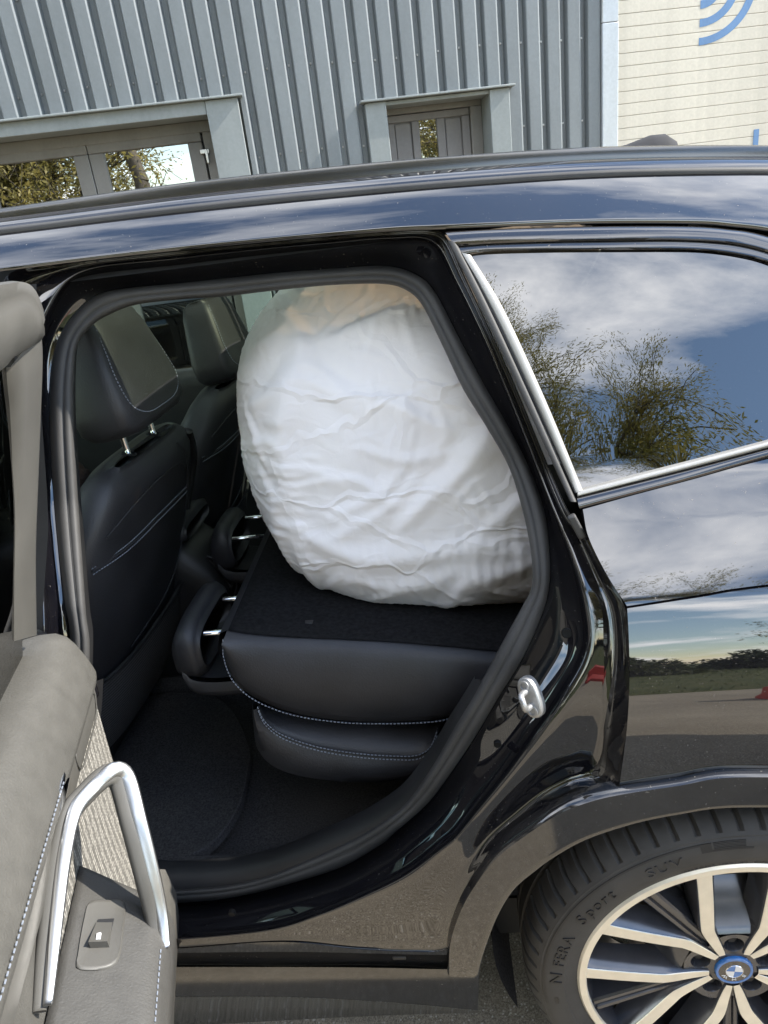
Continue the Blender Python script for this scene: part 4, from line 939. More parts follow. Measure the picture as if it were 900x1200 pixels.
mA = local_mesh([(bar_sections(1), lambda j: 1 if 2 <= j <= 4 else 0), (bar_sections(-1), lambda j: 1 if 2 <= j <= 4 else 0)], 'double_spoke', ['rim_dark', 'rim_face'])
# slim dark spoke between the pairs, with a groove along it; and the sloping floor inside each pair
k_ = np.array([(0.246, 0.0), (0.20, 0.0), (0.14, 0.0), (0.09, 0.0), (0.065, 0.0)])
dk = [[(rho, yy+0.012*(0.25-rho)/0.19, tau*(0.011+0.004*(rho-0.06)/0.19)) for tau, yy in ((-1.5, 0.060), (-1.0, 0.012), (-0.75, 0.009), (-0.3, 0.009), (-0.12, 0.014), (0.12, 0.014), (0.3, 0.009), (0.75, 0.009), (1.0, 0.012), (1.5, 0.060))] for rho, _ in k_]
fl = [[(rho, yy, s*(0.036)) for s in (-1, -0.5, 0, 0.5, 1)] for rho, yy in ((0.150, 0.078), (0.118, 0.055), (0.094, 0.026), (0.082, 0.0195))]
mB = local_mesh([(dk, lambda j: 0)], 'dark_spoke', ['rim_dark']); mC = local_mesh([(fl, lambda j: 0)], 'spoke_floor', ['rim_dark'])
ROT0 = 92.0
for k in range(5):
    for me, nm, da in ((mA, 'double_spoke', 0), (mB, 'dark_spoke', 36), (mC, 'spoke_floor', 0)):
        o = bpy.data.objects.new(nm, me); COL.objects.link(o); o.location = tuple(HUBC); o.rotation_euler = (0, -R(ROT0+72*k+da), 0); adopt(o, wheel)
# hub face with five lug pockets
V, Fc = [], []
for k in range(5):
    ph = R(ROT0+72*k); hc = np.array([0.0560, 0.0]); n = 40
    def bnd(a):
        for t_ in np.linspace(0.006, 0.09, 300):
            p = hc+t_*np.array([math.cos(a), math.sin(a)]); rho = np.hypot(*p); an = abs(math.atan2(p[1], p[0]))
            if rho < 0.030 or rho > 0.083-0.012*(an/R(36))**2 or an > R(36.2): return p
        return p
    for rr_, y in ((0.0135, 0.050), (0.0140, 0.026), (0.0165, 0.0195), (None, 0.0175)):
        for i in range(n):
            a = 2*math.pi*i/n; p = bnd(a) if rr_ is None else hc+rr_*np.array([math.cos(a), math.sin(a)])
            V.append((HUBC[0]+p[0]*math.cos(ph)-p[1]*math.sin(ph), y, HUBC[2]+p[0]*math.sin(ph)+p[1]*math.cos(ph)))
    b0 = k*4*n
    for q in range(3):
        for i in range(n): Fc.append((b0+q*n+i, b0+q*n+(i+1) % n, b0+(q+1)*n+(i+1) % n, b0+(q+1)*n+i))
    Fc.append(tuple(b0+i for i in range(n)))
make('hub_face', V, Fc, 'rim_dark', wheel, sharp=40)
for k in range(5):
    ph = R(ROT0+72*k); c_ = HUBC+np.array([0.056*math.cos(ph), 0.028, 0.056*math.sin(ph)])
    lathe('wheel_bolt', [(0.0, 0.0), (0.006, 0.0), (0.0085, 0.002), (0.0085, 0.02)], 'black_plastic', wheel, c_, 6)
lathe('centre_cap', [(0.0, 0.0125), (0.0255, 0.0125), (0.0266, 0.0115), (0.0300, 0.0115), (0.0312, 0.0130), (0.0315, 0.0175)], 'blue', wheel, HUBC, 64)
lathe('emblem_ring', [(0.0135, 0.0121), (0.0260, 0.0121), (0.0264, 0.0126)], 'black_enamel', wheel, HUBC, 64)
lathe('emblem_rim', [(0.0136, 0.0120), (0.0140, 0.0113), (0.0146, 0.0113), (0.0150, 0.0120)], 'chrome', wheel, HUBC, 64)
for q in range(4):
    A = np.linspace(R(ROT0-8+90*q), R(ROT0-8+90*q+90), 12)
    loft('emblem_quarter', [[(HUBC[0]+r_*math.cos(a), 0.0116, HUBC[2]+r_*math.sin(a)) for r_ in (0.0004, 0.0137)] for a in A], 'white_enamel' if q % 2 else 'blue', wheel)
for ch, a in (('B', 322), ('M', 272), ('W', 228)):
    arc_text('emblem_letter', ch, 0.0168, a+9, 0.0088, 'white_enamel', wheel, HUBC, 0.0120, 1, 0.0002)
# the other three wheels, plain behind the body
for x, y in ((WC[0], 2*CY-0.0), (-2.303, 0.0), (-2.303, 2*CY)):
    sgn = 1 if y < CY else -1
    w2 = lathe('wheel', [(r_, sgn*yy) for r_, yy in ((0.03, 0.02), (0.09, 0.02), (0.16, 0.03), (0.235, 0.012), (0.25, 0.006), (0.262, 0.0), (0.262, 0.012), (0.236, 0.2))], 'rim_dark', car, (x, y, WC[1]), 48)
    lathe('tyre', [(r_, sgn*yy) for r_, yy in tp_[::2]+[tp_[-1]]], 'tyre', w2, (x, y, WC[1]), 64)

# ------------------------------------------------------------------ open rear door
HX = np.array([-0.665, 0.06, 0.0]); OPN = R(73)
DS = np.array([math.cos(OPN), -math.sin(OPN), 0]); DN = np.array([math.sin(OPN), math.cos(OPN), 0])
def dp(s, off, z): return HX+s*DS+off*DN+np.array([0, 0, z])
def dpx(px, py, off):
    P = at_plane(px, py, HX+DN*off, DN); return np.array([(P-HX) @ DS, off, P[2]])
def dl(px, py, off): return dp(*dpx(px, py, off))
if __name__ == '__main__' and False: pass
door = loft('rear_door', [[dp(s, o, z_) for o, z_ in ((-0.02, 0.40), (-0.06, 0.45), (-0.085, 0.62), (-0.075, 0.85), (-0.04, 1.04), (-0.02, 1.09))] for s in np.linspace(0.0, 1.0, 16)], 'paint', car)
loft('door_inner_shell', [[dp(s, o, z_) for o, z_ in ((-0.02, 0.40), (0.02, 0.42), (0.02, 1.05), (-0.02, 1.09))] for s in np.linspace(0.0, 1.0, 8)], 'jamb', door)
make('door_front_edge', [dp(0, -0.02, 0.40), dp(0, -0.085, 0.62), dp(0, -0.04, 1.04), dp(0, -0.02, 1.09), dp(0, 0.02, 1.05), dp(0, 0.02, 0.42)], [(0, 1, 2, 3, 4, 5)], 'jamb', door, smooth=False)
# upper trim: from the window slot over a soft roll down to the stitched seam
S0 = 0.035
def trim_z(s): return 1.078+0.02*min(1, s/0.9)
def trim_row(s):
    zt = trim_z(s)
    pts = [(-0.040, zt-0.030), (-0.036, zt+0.002), (0.005, zt+0.006), (0.030, zt+0.003), (0.046, zt-0.008), (0.056, zt-0.026), (0.0655, zt-0.052), (0.0725, zt-0.078), (0.071, zt-0.088), (0.063, zt-0.095), (0.045, zt-0.098)]
    return [dp(s, o, z_) for o, z_ in pts]
rows = [trim_row(s) for s in np.r_[S0-0.010, S0-0.004, S0+0.008, np.linspace(0.06, 1.0, 44)]]
for k, fct in ((0, 0.55), (1, 0.86), (2, 0.97)):
    c_ = np.mean(rows[k], 0)-DN*0.01; rows[k] = [c_+(np.array(p)-c_)*fct for p in rows[k]]
c_ = np.mean(rows[0], 0); rows.insert(0, [c_+(np.array(p)-c_)*0.05 for p in rows[0]])
ut = loft('upper_trim', rows, 'door_trim', door, sharp=60)
def seam(s): return dp(s, 0.0730, trim_z(s)-0.072)
dashes('stitching', [seam(s)+DN*0.0008 for s in np.linspace(0.30, 0.95, 60)], door, 0.0045, 0.003, 0.0006)
# decor insert with the opener, woven speaker field, lower trim
loft('decor_insert', [[dp(s, 0.058-0.006*v+0.003*math.sin(v*3.1), trim_z(s)-0.094-0.055*v) for v in np.linspace(0, 1, 7)] for s in np.linspace(S0, 0.75, 24)], 'door_trim_hard', door)
def frame_pts(s, v): return dp(s, 0.0605-0.004*v, trim_z(s)-0.102-0.044*v)
fp = spline([frame_pts(*q) for q in ((0.055, 0.1), (0.12, 0.02), (0.19, 0.05), (0.20, 0.5), (0.18, 0.95), (0.12, 1.0), (0.06, 0.95), (0.048, 0.5))], 60, True)
sweep('insert_bead', fp, circle(0.0013, 6), 'door_trim', door, up=tuple(DN), closed=True)
loft('speaker_grille', [[dp(s, 0.050-0.004*math.sin(v*3.1), trim_z(s)-0.148-0.36*v) for v in np.linspace(0, 1, 9)] for s in np.linspace(S0-0.012, 0.42, 20)], 'woven', door)
loft('lower_trim', [[dp(s, o, z_) for o, z_ in ((0.046, 0.93), (0.05, 0.70), (0.085, 0.66), (0.09, 0.55), (0.07, 0.44), (0.02, 0.42))] for s in np.linspace(0.425, 0.98, 18)], 'door_trim', door)
loft('map_pocket', [[dp(s, o, z_) for o, z_ in ((0.050, 0.57), (0.072, 0.56), (0.078, 0.50), (0.07, 0.44), (0.02, 0.42))] for s in np.linspace(S0-0.012, 0.43, 14)], 'door_trim', door)
# armrest ledge with the window switch: it starts behind the speaker and falls slightly outwards
def arm_z(off, s): return 0.866-0.42*(off-0.05)+0.012*(s-0.35)
def arm_row(t_):
    w_ = 0.152; row = []
    for off, dz in ((0.046, -0.014), (0.050, 0.0), (0.060, 0.001), (0.09, 0.0), (0.12, 0.0), (w_-0.018, 0.0), (w_-0.006, -0.003), (w_, -0.012), (w_+0.003, -0.035), (w_-0.004, -0.085), (w_-0.05, -0.12), (0.05, -0.13)):
        s = 0.280+t_+max(0, off-0.05)*0.55*math.exp(-t_/0.08)
        row.append(dp(s, off, arm_z(min(off, w_), s)+dz))
    return row
rows = [arm_row(t_) for t_ in np.r_[0, 0.004, 0.012, np.linspace(0.03, 0.68, 30)]]
r0 = [p-np.array([0, 0, 0.012]) for p in rows[0]]; c_ = np.mean(rows[0], 0); rows = [[c_+(p-c_)*0.1 for p in r0], [c_+(p-c_)*0.9-np.array([0, 0, 0.004]) for p in rows[0]]]+rows[1:]
arm = loft('armrest', rows, 'armrest', door)
dashes('stitching', [dp(s, 0.1500, arm_z(0.152, s)-0.0055) for s in np.linspace(0.40, 0.9, 50)], door, 0.0045, 0.003, 0.0006)
# switch bezel
def onarm(px, py):
    zz_ = 0.85
    for _ in range(12):
        P = at_z(px, py, zz_); q = P-HX; zz_ = 0.5*zz_+0.5*arm_z(q @ DN, q @ DS)
    return P
bez = spline([(106, 1058), (128, 1056), (146, 1057), (145, 1090), (135, 1131), (93, 1137), (92, 1118), (99, 1078)], 40, True)
bz3 = np.array([onarm(p[0], p[1]) for p in bez]); bc = bz3.mean(0)
rings = [bc+(bz3-bc)*f_+np.array([0, 0, h]) for f_, h in ((1.0, -0.002), (1.0, 0.002), (0.96, 0.0035), (0.90, 0.003), (0.3, 0.0025))]
loft('switch_bezel', rings, 'door_trim_hard', door, cv=True, caps=True, sharp=50)
sw = [onarm(*p) for p in ((114, 1083), (133, 1083), (129, 1112), (107, 1113))]
V = [p+np.array([0, 0, h]) for h in (0.001, ) for p in sw]+[sw[0]+np.array([0, 0, 0.004]), sw[1]+np.array([0, 0, 0.004]), sw[2]+np.array([0, 0, 0.013]), sw[3]+np.array([0, 0, 0.013])]
o = make('window_switch', V, [(0, 3, 2, 1), (4, 5, 6, 7), (0, 1, 5, 4), (1, 2, 6, 5), (2, 3, 7, 6), (3, 0, 4, 7)], 'door_trim_hard', door, smooth=False)
swh = [onarm(*p) for p in ((116, 1080), (135, 1079), (131, 1096), (112, 1097))]
make('switch_recess', [p+np.array([0, 0, 0.0042]) for p in swh], [(0, 1, 2, 3)], 'black_plastic', door, smooth=False)
c_ = onarm(119, 1106); box('switch_mark', c_+np.array([0, 0, 0.0125]), (0.0022, 0.004, 0.0012), 'white_print', door, rot=np.array([DN, DS, (0, 0, 1)]).T)
# grab handle: rises from the armrest front, over an apex, and falls back along the trim
hp = [(dpx(56, 1178, 0.062), 0), (dpx(66, 1080, 0.066), 0), (dpx(76, 1000, 0.072), 0), (dpx(88, 950, 0.082), 0), (dpx(110, 922, 0.100), 0), (dpx(128, 905, 0.118), 0), (dpx(139, 901, 0.128), 0), (dpx(150, 912, 0.136), 0), (dpx(163, 960, 0.145), 0), (dpx(177, 1015, 0.150), 0), (dpx(189, 1068, 0.152), 0), (dpx(194, 1110, 0.152), 0)]
hpath = spline([dp(*q[0]) for q in hp], 90)
sc = np.interp(np.linspace(0, 1, 90), [0, 0.1, 0.35, 0.6, 0.85, 1], [0.55, 0.8, 1.0, 1.15, 1.0, 0.7])
vw = CAM-hpath.mean(0)
sweep('grab_handle', hpath, superell(0.0085, 0.005, 2.6, 24), 'satin', door, up=tuple(vw/np.linalg.norm(vw)), scale=sc)
hin = hpath+np.array([0, 0, -0.006])-DN*0.010
sweep('handle_backing', hin, superell(0.0125, 0.010, 3, 16), 'door_trim_hard', door, up=tuple(vw/np.linalg.norm(vw)), scale=sc)
# pull web joining the handle to the armrest
wa = spline([dp(*dpx(*p)) for p in ((132, 936, .110), (148, 985, .120), (160, 1030, .125), (166, 1052, .128))], 20); wb = hpath[52:84][np.linspace(0, 31, 20).astype(int)]
loft('handle_web', [wa, (wa+wb)/2+DN*0.004, wb], 'door_trim_hard', door)
# opener lever in its cup
lev = spline([dp(*dpx(*p)) for p in ((78, 888, .058), (76, 905, .066), (68, 940, .068), (60, 968, .064), (56, 982, .060))], 24)
sweep('door_opener', lev, superell(0.010, 0.004, 3, 16), 'chrome', door, up=tuple(DN), scale=np.interp(np.linspace(0, 1, 24), [0, 0.2, 0.6, 1], [0.6, 1.2, 1.2, 0.5]))
cup = [dp(*dpx(*p)) for p in ((82, 882, .0565), (84, 900, .0565), (74, 945, .0565), (58, 985, .0575), (56, 960, .0585), (66, 900, .0585))]
make('opener_cup', cup, [(0, 1, 2, 3, 4, 5)], 'black_plastic', door, smooth=False)
# window frame of the door: post at the hinge side and the head rail
post_r = [(47, 372, .150), (49, 395, .145), (50, 420, .138), (48, 480, .115), (45, 560, .085), (42, 650, .052), (43, 744, .020)]
post_l = [(12, 430, .125), (14, 455, .118), (16, 480, .110), (15, 540, .088), (12, 610, .062), (12, 680, .040), (14, 752, .016)]
a = spline([dl(*p) for p in post_r], 40); b_ = spline([dl(*p) for p in post_l], 40)
fr = loft('window_frame', [a-DN*0.03+DS*0.0, a-DN*0.004, a+DN*0.002+(b_-a)*0.06, a*0.75+b_*0.25+DN*0.006, a*0.3+b_*0.7+DN*0.004, b_, b_-DN*0.03], 'door_trim_hard', door)
b2 = spline([dl(*p) for p in ((-6, 445, .10), (0, 480, .095), (0, 600, .055), (0, 755, .01))], 40)
loft('glass_run_channel', [b_-DN*0.006, (b_+b2)/2-DN*0.022, b2-DN*0.010], 'rubber', door)
hr_t = [(50, 374, .150), (47, 358, .150), (38, 338, .152), (25, 329, .154), (0, 331, .158), (-60, 340, .165), (-200, 360, .17)]
hr_m = [(49, 384, .156), (45, 368, .158), (36, 356, .160), (22, 352, .160), (0, 362, .162), (-60, 378, .168), (-200, 410, .175)]
hr_b = [(44, 402, .142), (38, 408, .142), (26, 416, .140), (12, 426, .140), (0, 440, .14), (-60, 480, .145), (-200, 560, .15)]
A, B, Cc = [spline([dl(*p) for p in q], 40) for q in (hr_t, hr_m, hr_b)]
loft('window_frame_head', [A-DN*0.03, A-DN*0.005, A*0.9+B*0.1+DN*0.003, A*0.35+B*0.65+DN*0.002, B-DN*0.003, B*0.9+Cc*0.1+DN*0.004, B*0.5+Cc*0.5+DN*0.006, B*0.1+Cc*0.9+DN*0.003, Cc-DN*0.006, Cc-DN*0.03], 'door_trim_hard', door, sharp=70)
make('door_glass', [dp(0.10, 0.0, 1.08), dp(0.98, 0.0, 1.12), dp(0.90, 0.13, 1.50), dp(0.14, 0.13, 1.52)], [(0, 1, 2, 3)], 'glass_dark', door)
for z_ in (0.62, 0.95): box('door_hinge', (-0.655, 0.075, z_), (0.03, 0.02, 0.03), 'jamb', car, bevel=0.006)

# ------------------------------------------------------------------ interior
def superloft(name, secs, mat, parent, n=3.0, k=32, sub=0, capround=True, **kw):
    """secs: (centre, axis_u*half, axis_v*half); soft ends"""
    rings = []
    for s_ in secs:
        c_, u_, v_ = [np.array(q, float) for q in s_[:3]]; nn = s_[3] if len(s_) > 3 else n
        e_ = superell(1, 1, nn, k); rings.append(c_+e_[:, :1]*u_+e_[:, 1:]*v_)
    return loft(name, rings, mat, parent, cv=True, caps=True, **kw)
# floor, tunnel, sills
loft('cabin_floor', [[(x, y, 0.385+0.02*math.sin(x*4)+0.10*math.exp(-((y-CY)/0.10)**2)+(0.05*math.exp(-((y-0.20)/0.04)**2))) for y in np.linspace(0.13, 2*CY-0.13, 40)] for x in np.linspace(-2.0, 0.3, 30)], 'carpet', car)
in_b = [p for p in in3 if p[2] < 0.80]
# inner sill trim that follows the lower edge of the aperture
lb = polar_loop(L3([(p[0]+(345-p[0])*0.03, p[1]+(690-p[1])*0.075 if p[1] > 690 else p[1]) for p in seal_in_px], .16))
l0 = Lseal_in*np.array([1, 1, 0])+np.array([0, 0, .122])
idx = [i for i in range(NA) if Lseal_in[i, 1] > 800]
idx = sorted(idx)
qa = to3(l0[idx]); qb = to3(lb[idx]); qc = qb+np.array([0, 0.03, -0.015])
loft('inner_sill_trim', [qa, qa*0.7+qb*0.3+np.array([0, -0.002, 0.006]), qb, qc], 'black_plastic', car)
# floor mat lies loose on the carpet
mpx = [(150, 830), (200, 812), (262, 822), (292, 872), (291, 905), (278, 952), (238, 998), (170, 1010), (120, 960), (118, 880)]
mp3 = spline([at_z(p[0], p[1], 0.415) for p in mpx], 60, True); mc = mp3.mean(0)
rings = [mc+(mp3-mc)*f_+np.array([0, 0, h]) for f_, h in ((0.99, -0.02), (1.0, 0.0), (0.992, 0.005), (0.975, 0.004), (0.96, 0.002), (0.5, 0.003), (0.002, 0.003))]
fm = loft('floor_mat', rings, 'carpet', None, cv=True, caps=True)
tag(fm, 'black carpet floor mat lying behind the driver seat', 'floor mat')

def seat(cy, x_top, tilt, parent, nm='front_seat', gap=0.06, wide=1.0, bw=1.1):
    """front seat seen from behind: backrest leaning back, seat cushion, headrest on two posts"""
    ux = np.array([math.sin(tilt), 0, math.cos(tilt)]); back = np.array([math.cos(tilt), 0, -math.sin(tilt)]); Yv = np.array([0, 1, 0])
    top = np.array([x_top, cy, 1.178])
    prof = [(-0.70, 0.20, 0.050), (-0.66, 0.235, 0.075), (-0.52, 0.250, 0.085), (-0.36, 0.255, 0.082), (-0.22, 0.250, 0.075), (-0.12, 0.238, 0.068), (-0.05, 0.205, 0.058), (-0.015, 0.178, 0.045), (0.0, 0.150, 0.028), (0.006, 0.125, 0.014)]
    prof = [(a_, b__*bw, c__) for a_, b__, c__ in prof]
    dc = lambda d: d+max(0.0, 0.058-d)*0.75
    sec = [(top+ux*h-back*dc(d), Yv*w_, back*d, 3.2) for h, w_, d in prof]
    st = superloft(nm, sec, 'leather', parent, k=44)
    cu_c = top+ux*(-0.70)
    superloft('seat_cushion', [(cu_c+np.array([-0.08, 0, 0.02]), Yv*0.235, np.array([0, 0, 0.07]), 4), (cu_c+np.array([-0.25, 0, 0.03]), Yv*0.25, np.array([0, 0, 0.085]), 4), (cu_c+np.array([-0.48, 0, 0.05]), Yv*0.24, np.array([0, 0, 0.07]), 4), (cu_c+np.array([-0.53, 0, 0.05]), Yv*0.2, np.array([0, 0, 0.03]), 4)], 'leather', st)
    box('seat_base', cu_c+np.array([-0.25, 0, -0.13]), (0.18, 0.20, 0.07), 'black_plastic', st, bevel=0.02)
    # shoulder yoke in suede, posts
    for s in (-1, 1):
        pb = top+Yv*0.072*s-back*0.055; pt = pb+np.array([-0.008, 0, 0.12])
        sweep('headrest_post', spline([pb, (pb+pt)/2, pt], 8), circle(0.0062, 12), 'chrome', st, up=(0, 1, 0))
        rg_ = [[pb+ux*h+rr_*(math.cos(q)*Yv+math.sin(q)*back) for q in np.linspace(0, 6.283, 18, endpoint=False)] for rr_, h in ((0.02, -0.004), (0.019, 0.004), (0.012, 0.008), (0.007, 0.006))]
        loft('post_guide', rg_, 'black_plastic', st, cv=True, caps=True)
    # headrest, leaning forward at the top
    hb = top-back*0.045+np.array([0.0, 0, gap]); hu = np.array([-math.sin(R(9)), 0, math.cos(R(9))]); hbk = np.array([math.cos(R(9)), 0, math.sin(R(9))])
    hs = [(hb+hu*0.000, Yv*0.100, hbk*0.036), (hb+hu*0.006, Yv*0.120, hbk*0.050), (hb+hu*0.024, Yv*0.138, hbk*0.058), (hb+hu*0.060, Yv*0.141, hbk*0.060), (hb+hu*0.12, Yv*0.127, hbk*0.054), (hb+hu*0.18, Yv*0.110, hbk*0.046), (hb+hu*0.207, Yv*0.098, hbk*0.038), (hb+hu*0.217, Yv*0.08, hbk*0.024)]
    hs = [(hb+(q[0]-hb)*wide, q[1]*wide*1.03, q[2]*wide) for q in hs]
    hd = superloft('headrest', [(*q, 5.5) for q in hs], 'leather', st, k=40)
    HH_ = [0, .006, .024, .060, .12, .18, .207, .217]
    def hpt(u_, v_): 
        h = 0.01+v_*0.195; w_ = np.interp(h, HH_, [.100, .120, .138, .141, .127, .110, .098, .08]); d_ = np.interp(h, HH_, [.036, .050, .058, .060, .054, .046, .038, .024])
        return hb+(hu*h+Yv*w_*1.03*u_+hbk*(d_*(max(0.0, 1-abs(u_)**5.5))**(1/5.5)))*wide+hbk*0.0012
    path = spline([hpt(-0.86, 0.98), hpt(-0.88, 0.7), hpt(-0.88, 0.45), hpt(-0.8, 0.22), hpt(-0.5, 0.10), hpt(0.0, 0.08), hpt(0.5, 0.10), hpt(0.8, 0.22), hpt(0.88, 0.45), hpt(0.86, 0.98)], 120)
    dashes('stitching', path, st, 0.0045, 0.003, 0.0008)
    def bpt(u_, h):
        w_ = np.interp(h, [p_[0] for p_ in prof], [p_[1] for p_ in prof]); d_ = np.interp(h, [p_[0] for p_ in prof], [p_[2] for p_ in prof])
        return top+ux*h-back*dc(d_)+Yv*w_*u_+back*d_*(max(0.0, 1-abs(u_)**3.2))**(1/3.2)
    # back board: raised leather panel, piped seam lines
    def line(pts, nm_='seam_piping', r_=0.0016, stitch=True):
        pth = spline([bpt(*q)+back*0.0035 for q in pts], 70); sweep(nm_, pth, circle(r_, 6), 'leather', st, up=tuple(back))
        if stitch:
            for dz in (-0.006, 0.006): dashes('stitching', [p+np.array([0, 0, dz])+back*0.001 for p in pth], st, 0.0045, 0.003, 0.0007)
    line([(-0.95, -0.16), (-0.6, -0.15), (-0.1, -0.15), (0.3, -0.155), (0.62, -0.165)])
    line([(-0.9, -0.10), (-0.5, -0.055), (0.0, -0.05), (0.4, -0.065), (0.58, -0.11), (0.62, -0.16)], stitch=False)
    pth = spline([bpt(*q)+back*0.0035 for q in ((0.45, -0.012), (0.56, -0.06), (0.64, -0.16), (0.66, -0.30), (0.52, -0.38), (0.2, -0.425), (-0.4, -0.44))], 80)
    dashes('stitching', pth, st, 0.0045, 0.003, 0.0008); sweep('seam_piping', pth+back*0.0005, circle(0.0014, 6), 'leather', st, up=tuple(back))
    # net pocket on the lower back with its rim
    rows = [[bpt(u_, h)+back*(0.010+0.022*math.sin(math.pi*min(1, max(0, (h+0.70)/0.30)))*math.cos(u_*1.5)) for u_ in np.linspace(-0.86, 0.86-0.25*(1-(h+0.66)/0.24)*0, 18)] for h in np.linspace(-0.66, -0.44+0.0, 12)]
    loft('pocket_net', rows, 'net', st)
    sweep('pocket_rim', rows[-1], circle(0.005, 8), 'black_plastic', st, up=tuple(back))
    bolster = spline([bpt(0.92, -0.02)+back*0.004, bpt(0.97, -0.12)+back*0.01, bpt(0.985, -0.3)+back*0.012, bpt(0.985, -0.5)+back*0.012, bpt(0.96, -0.66)], 40)
    sweep('back_shell_edge', bolster, superell(0.008, 0.014, 2.5, 14), 'black_plastic', st, up=tuple(back))
    return st
seat_l = seat(0.612, -0.640, R(19), car, gap=0.052, wide=1.12, bw=1.24); seat_r = seat(1.29, -0.635, R(19), car, gap=0.012, wide=1.08, bw=1.28)

# folded rear bench: cushion below, backrest flat on top of it with carpet on its back, headrests forward
def rounded_slab(name, x0, x1, y0, y1, z0, z1, r_, mat, parent, k=10):
    hx_, hy_, hz_ = (x1-x0)/2, (y1-y0)/2, (z1-z0)/2; c_ = ((x0+x1)/2, (y0+y1)/2, (z0+z1)/2)
    o = make(name, box_verts(c_, (hx_, hy_, hz_)), BOXF, mat, parent); md = o.modifiers.new('bevel', 'BEVEL'); md.width = r_; md.segments = 6; md.limit_method = 'ANGLE'; return o
BY = 0.265
bs_out = spline([at_y(p[0], p[1], BY) for p in ((262, 752), (264, 772), (275, 797), (300, 818), (340, 834), (390, 843), (440, 845.5), (510, 843), (560, 832), (590, 815), (640, 790))], 60)
bs_in = spline([at_y(p[0], p[1], BY) for p in ((264, 745), (285, 749), (330, 753), (400, 756), (470, 760), (540, 766), (580, 770), (600, 770), (625, 768), (650, 766), (680, 764))], 60)
rows = []
for a, b_ in zip(bs_out, bs_in):
    row = [a+np.array([0.03, 0.30, 0.0]), a+np.array([0.004, 0.05, -0.003])]
    for v in np.linspace(0, 1, 9): row.append(a*(1-v)+b_*v+np.array([0, -0.020*math.sin(math.pi*v)**0.7, 0]))
    row.append(b_+np.array([0.0, 0.02, 0.004])); rows.append(row)
bk_ = loft('folded_backrest', rows, 'leather', car)
cap = np.array(rows[0]); 
dashes('stitching', spline([at_y(p[0], p[1], BY-0.012) for p in ((262, 748), (263, 770), (274, 797), (299, 819), (340, 835.5), (390, 844), (440, 846.5), (510, 844), (562, 832))], 90)-np.array([0, 0.004, 0]), bk_, 0.0042, 0.003, 0.0008)
# carpeted back of the backrest with the release handle
ZT = float(bs_in[10][2])
cx0 = float(bs_in[0][0]); zf = lambda x, y: float(np.interp(x, bs_in[:, 0], bs_in[:, 2]))+0.006-0.02*max(0, (y-BY))
rows = [[(x+0.02*(y-BY)*0-(0.055*(y-BY)), y, zf(x, y)+(-0.012 if i == 0 else 0)) for y in np.linspace(BY+0.012, 1.58, 20)] for i, x in enumerate(np.r_[cx0-0.004, np.linspace(cx0+0.004, 1.1, 30)])]
loft('carpeted_back', rows, 'trunk_carpet', bk_)
loft('backrest_top_edge', [[np.array(p)+np.array([dx, 0, dz]) for p in rows[1]] for dx, dz in ((0.0, 0.001), (-0.018, -0.006), (-0.03, -0.04), (-0.02, -0.09), (0.03, -0.11))], 'leather', bk_)
hc = at_z(355, 731, zf(-0.3, 0.4)); box('release_handle', hc+np.array([0, 0, 0.001]), (0.020, 0.007, 0.003), 'black_plastic', bk_, bevel=0.002)
# seat cushion under it
co_ = spline([at_y(p[0], p[1], BY-0.005) for p in ((296, 826), (297, 850), (302, 878), (322, 899), (360, 911), (420, 917), (470, 914), (496, 905), (510, 880))], 60)
ci_ = spline([at_y(p[0], p[1], BY-0.005) for p in ((304, 826), (312, 842), (332, 858), (372, 872), (420, 880), (465, 883), (490, 882), (505, 872), (513, 852))], 60)
cu_ = spline([at_y(p[0], p[1], BY+0.05) for p in ((300, 822), (318, 826), (340, 834), (380, 842), (425, 846), (470, 850), (500, 850), (520, 846), (530, 835))], 60)
rows = []
for a, b_, u_ in zip(co_, ci_, cu_):
    rows.append([a+np.array([0.02, 0.25, 0]), a+np.array([0, 0.03, -0.002]), a, a*0.6+b_*0.4+np.array([0, -0.016, 0]), a*0.2+b_*0.8+np.array([0, -0.012, 0]), b_, b_*0.8+u_*0.2+np.array([0, -0.006, 0.004]), u_, u_+np.array([0, 0.35, 0.02])])
cs = loft('rear_seat_cushion', rows, 'leather', car, sharp=60)
for dz in (-0.0045, 0.0045): dashes('stitching', ci_+np.array([0, -0.0125, dz]), cs, 0.0042, 0.003, 0.0008)
sweep('seam_piping', ci_+np.array([0, -0.008, 0]), circle(0.002, 6), 'black_plastic', cs, up=(0, -1, 0))
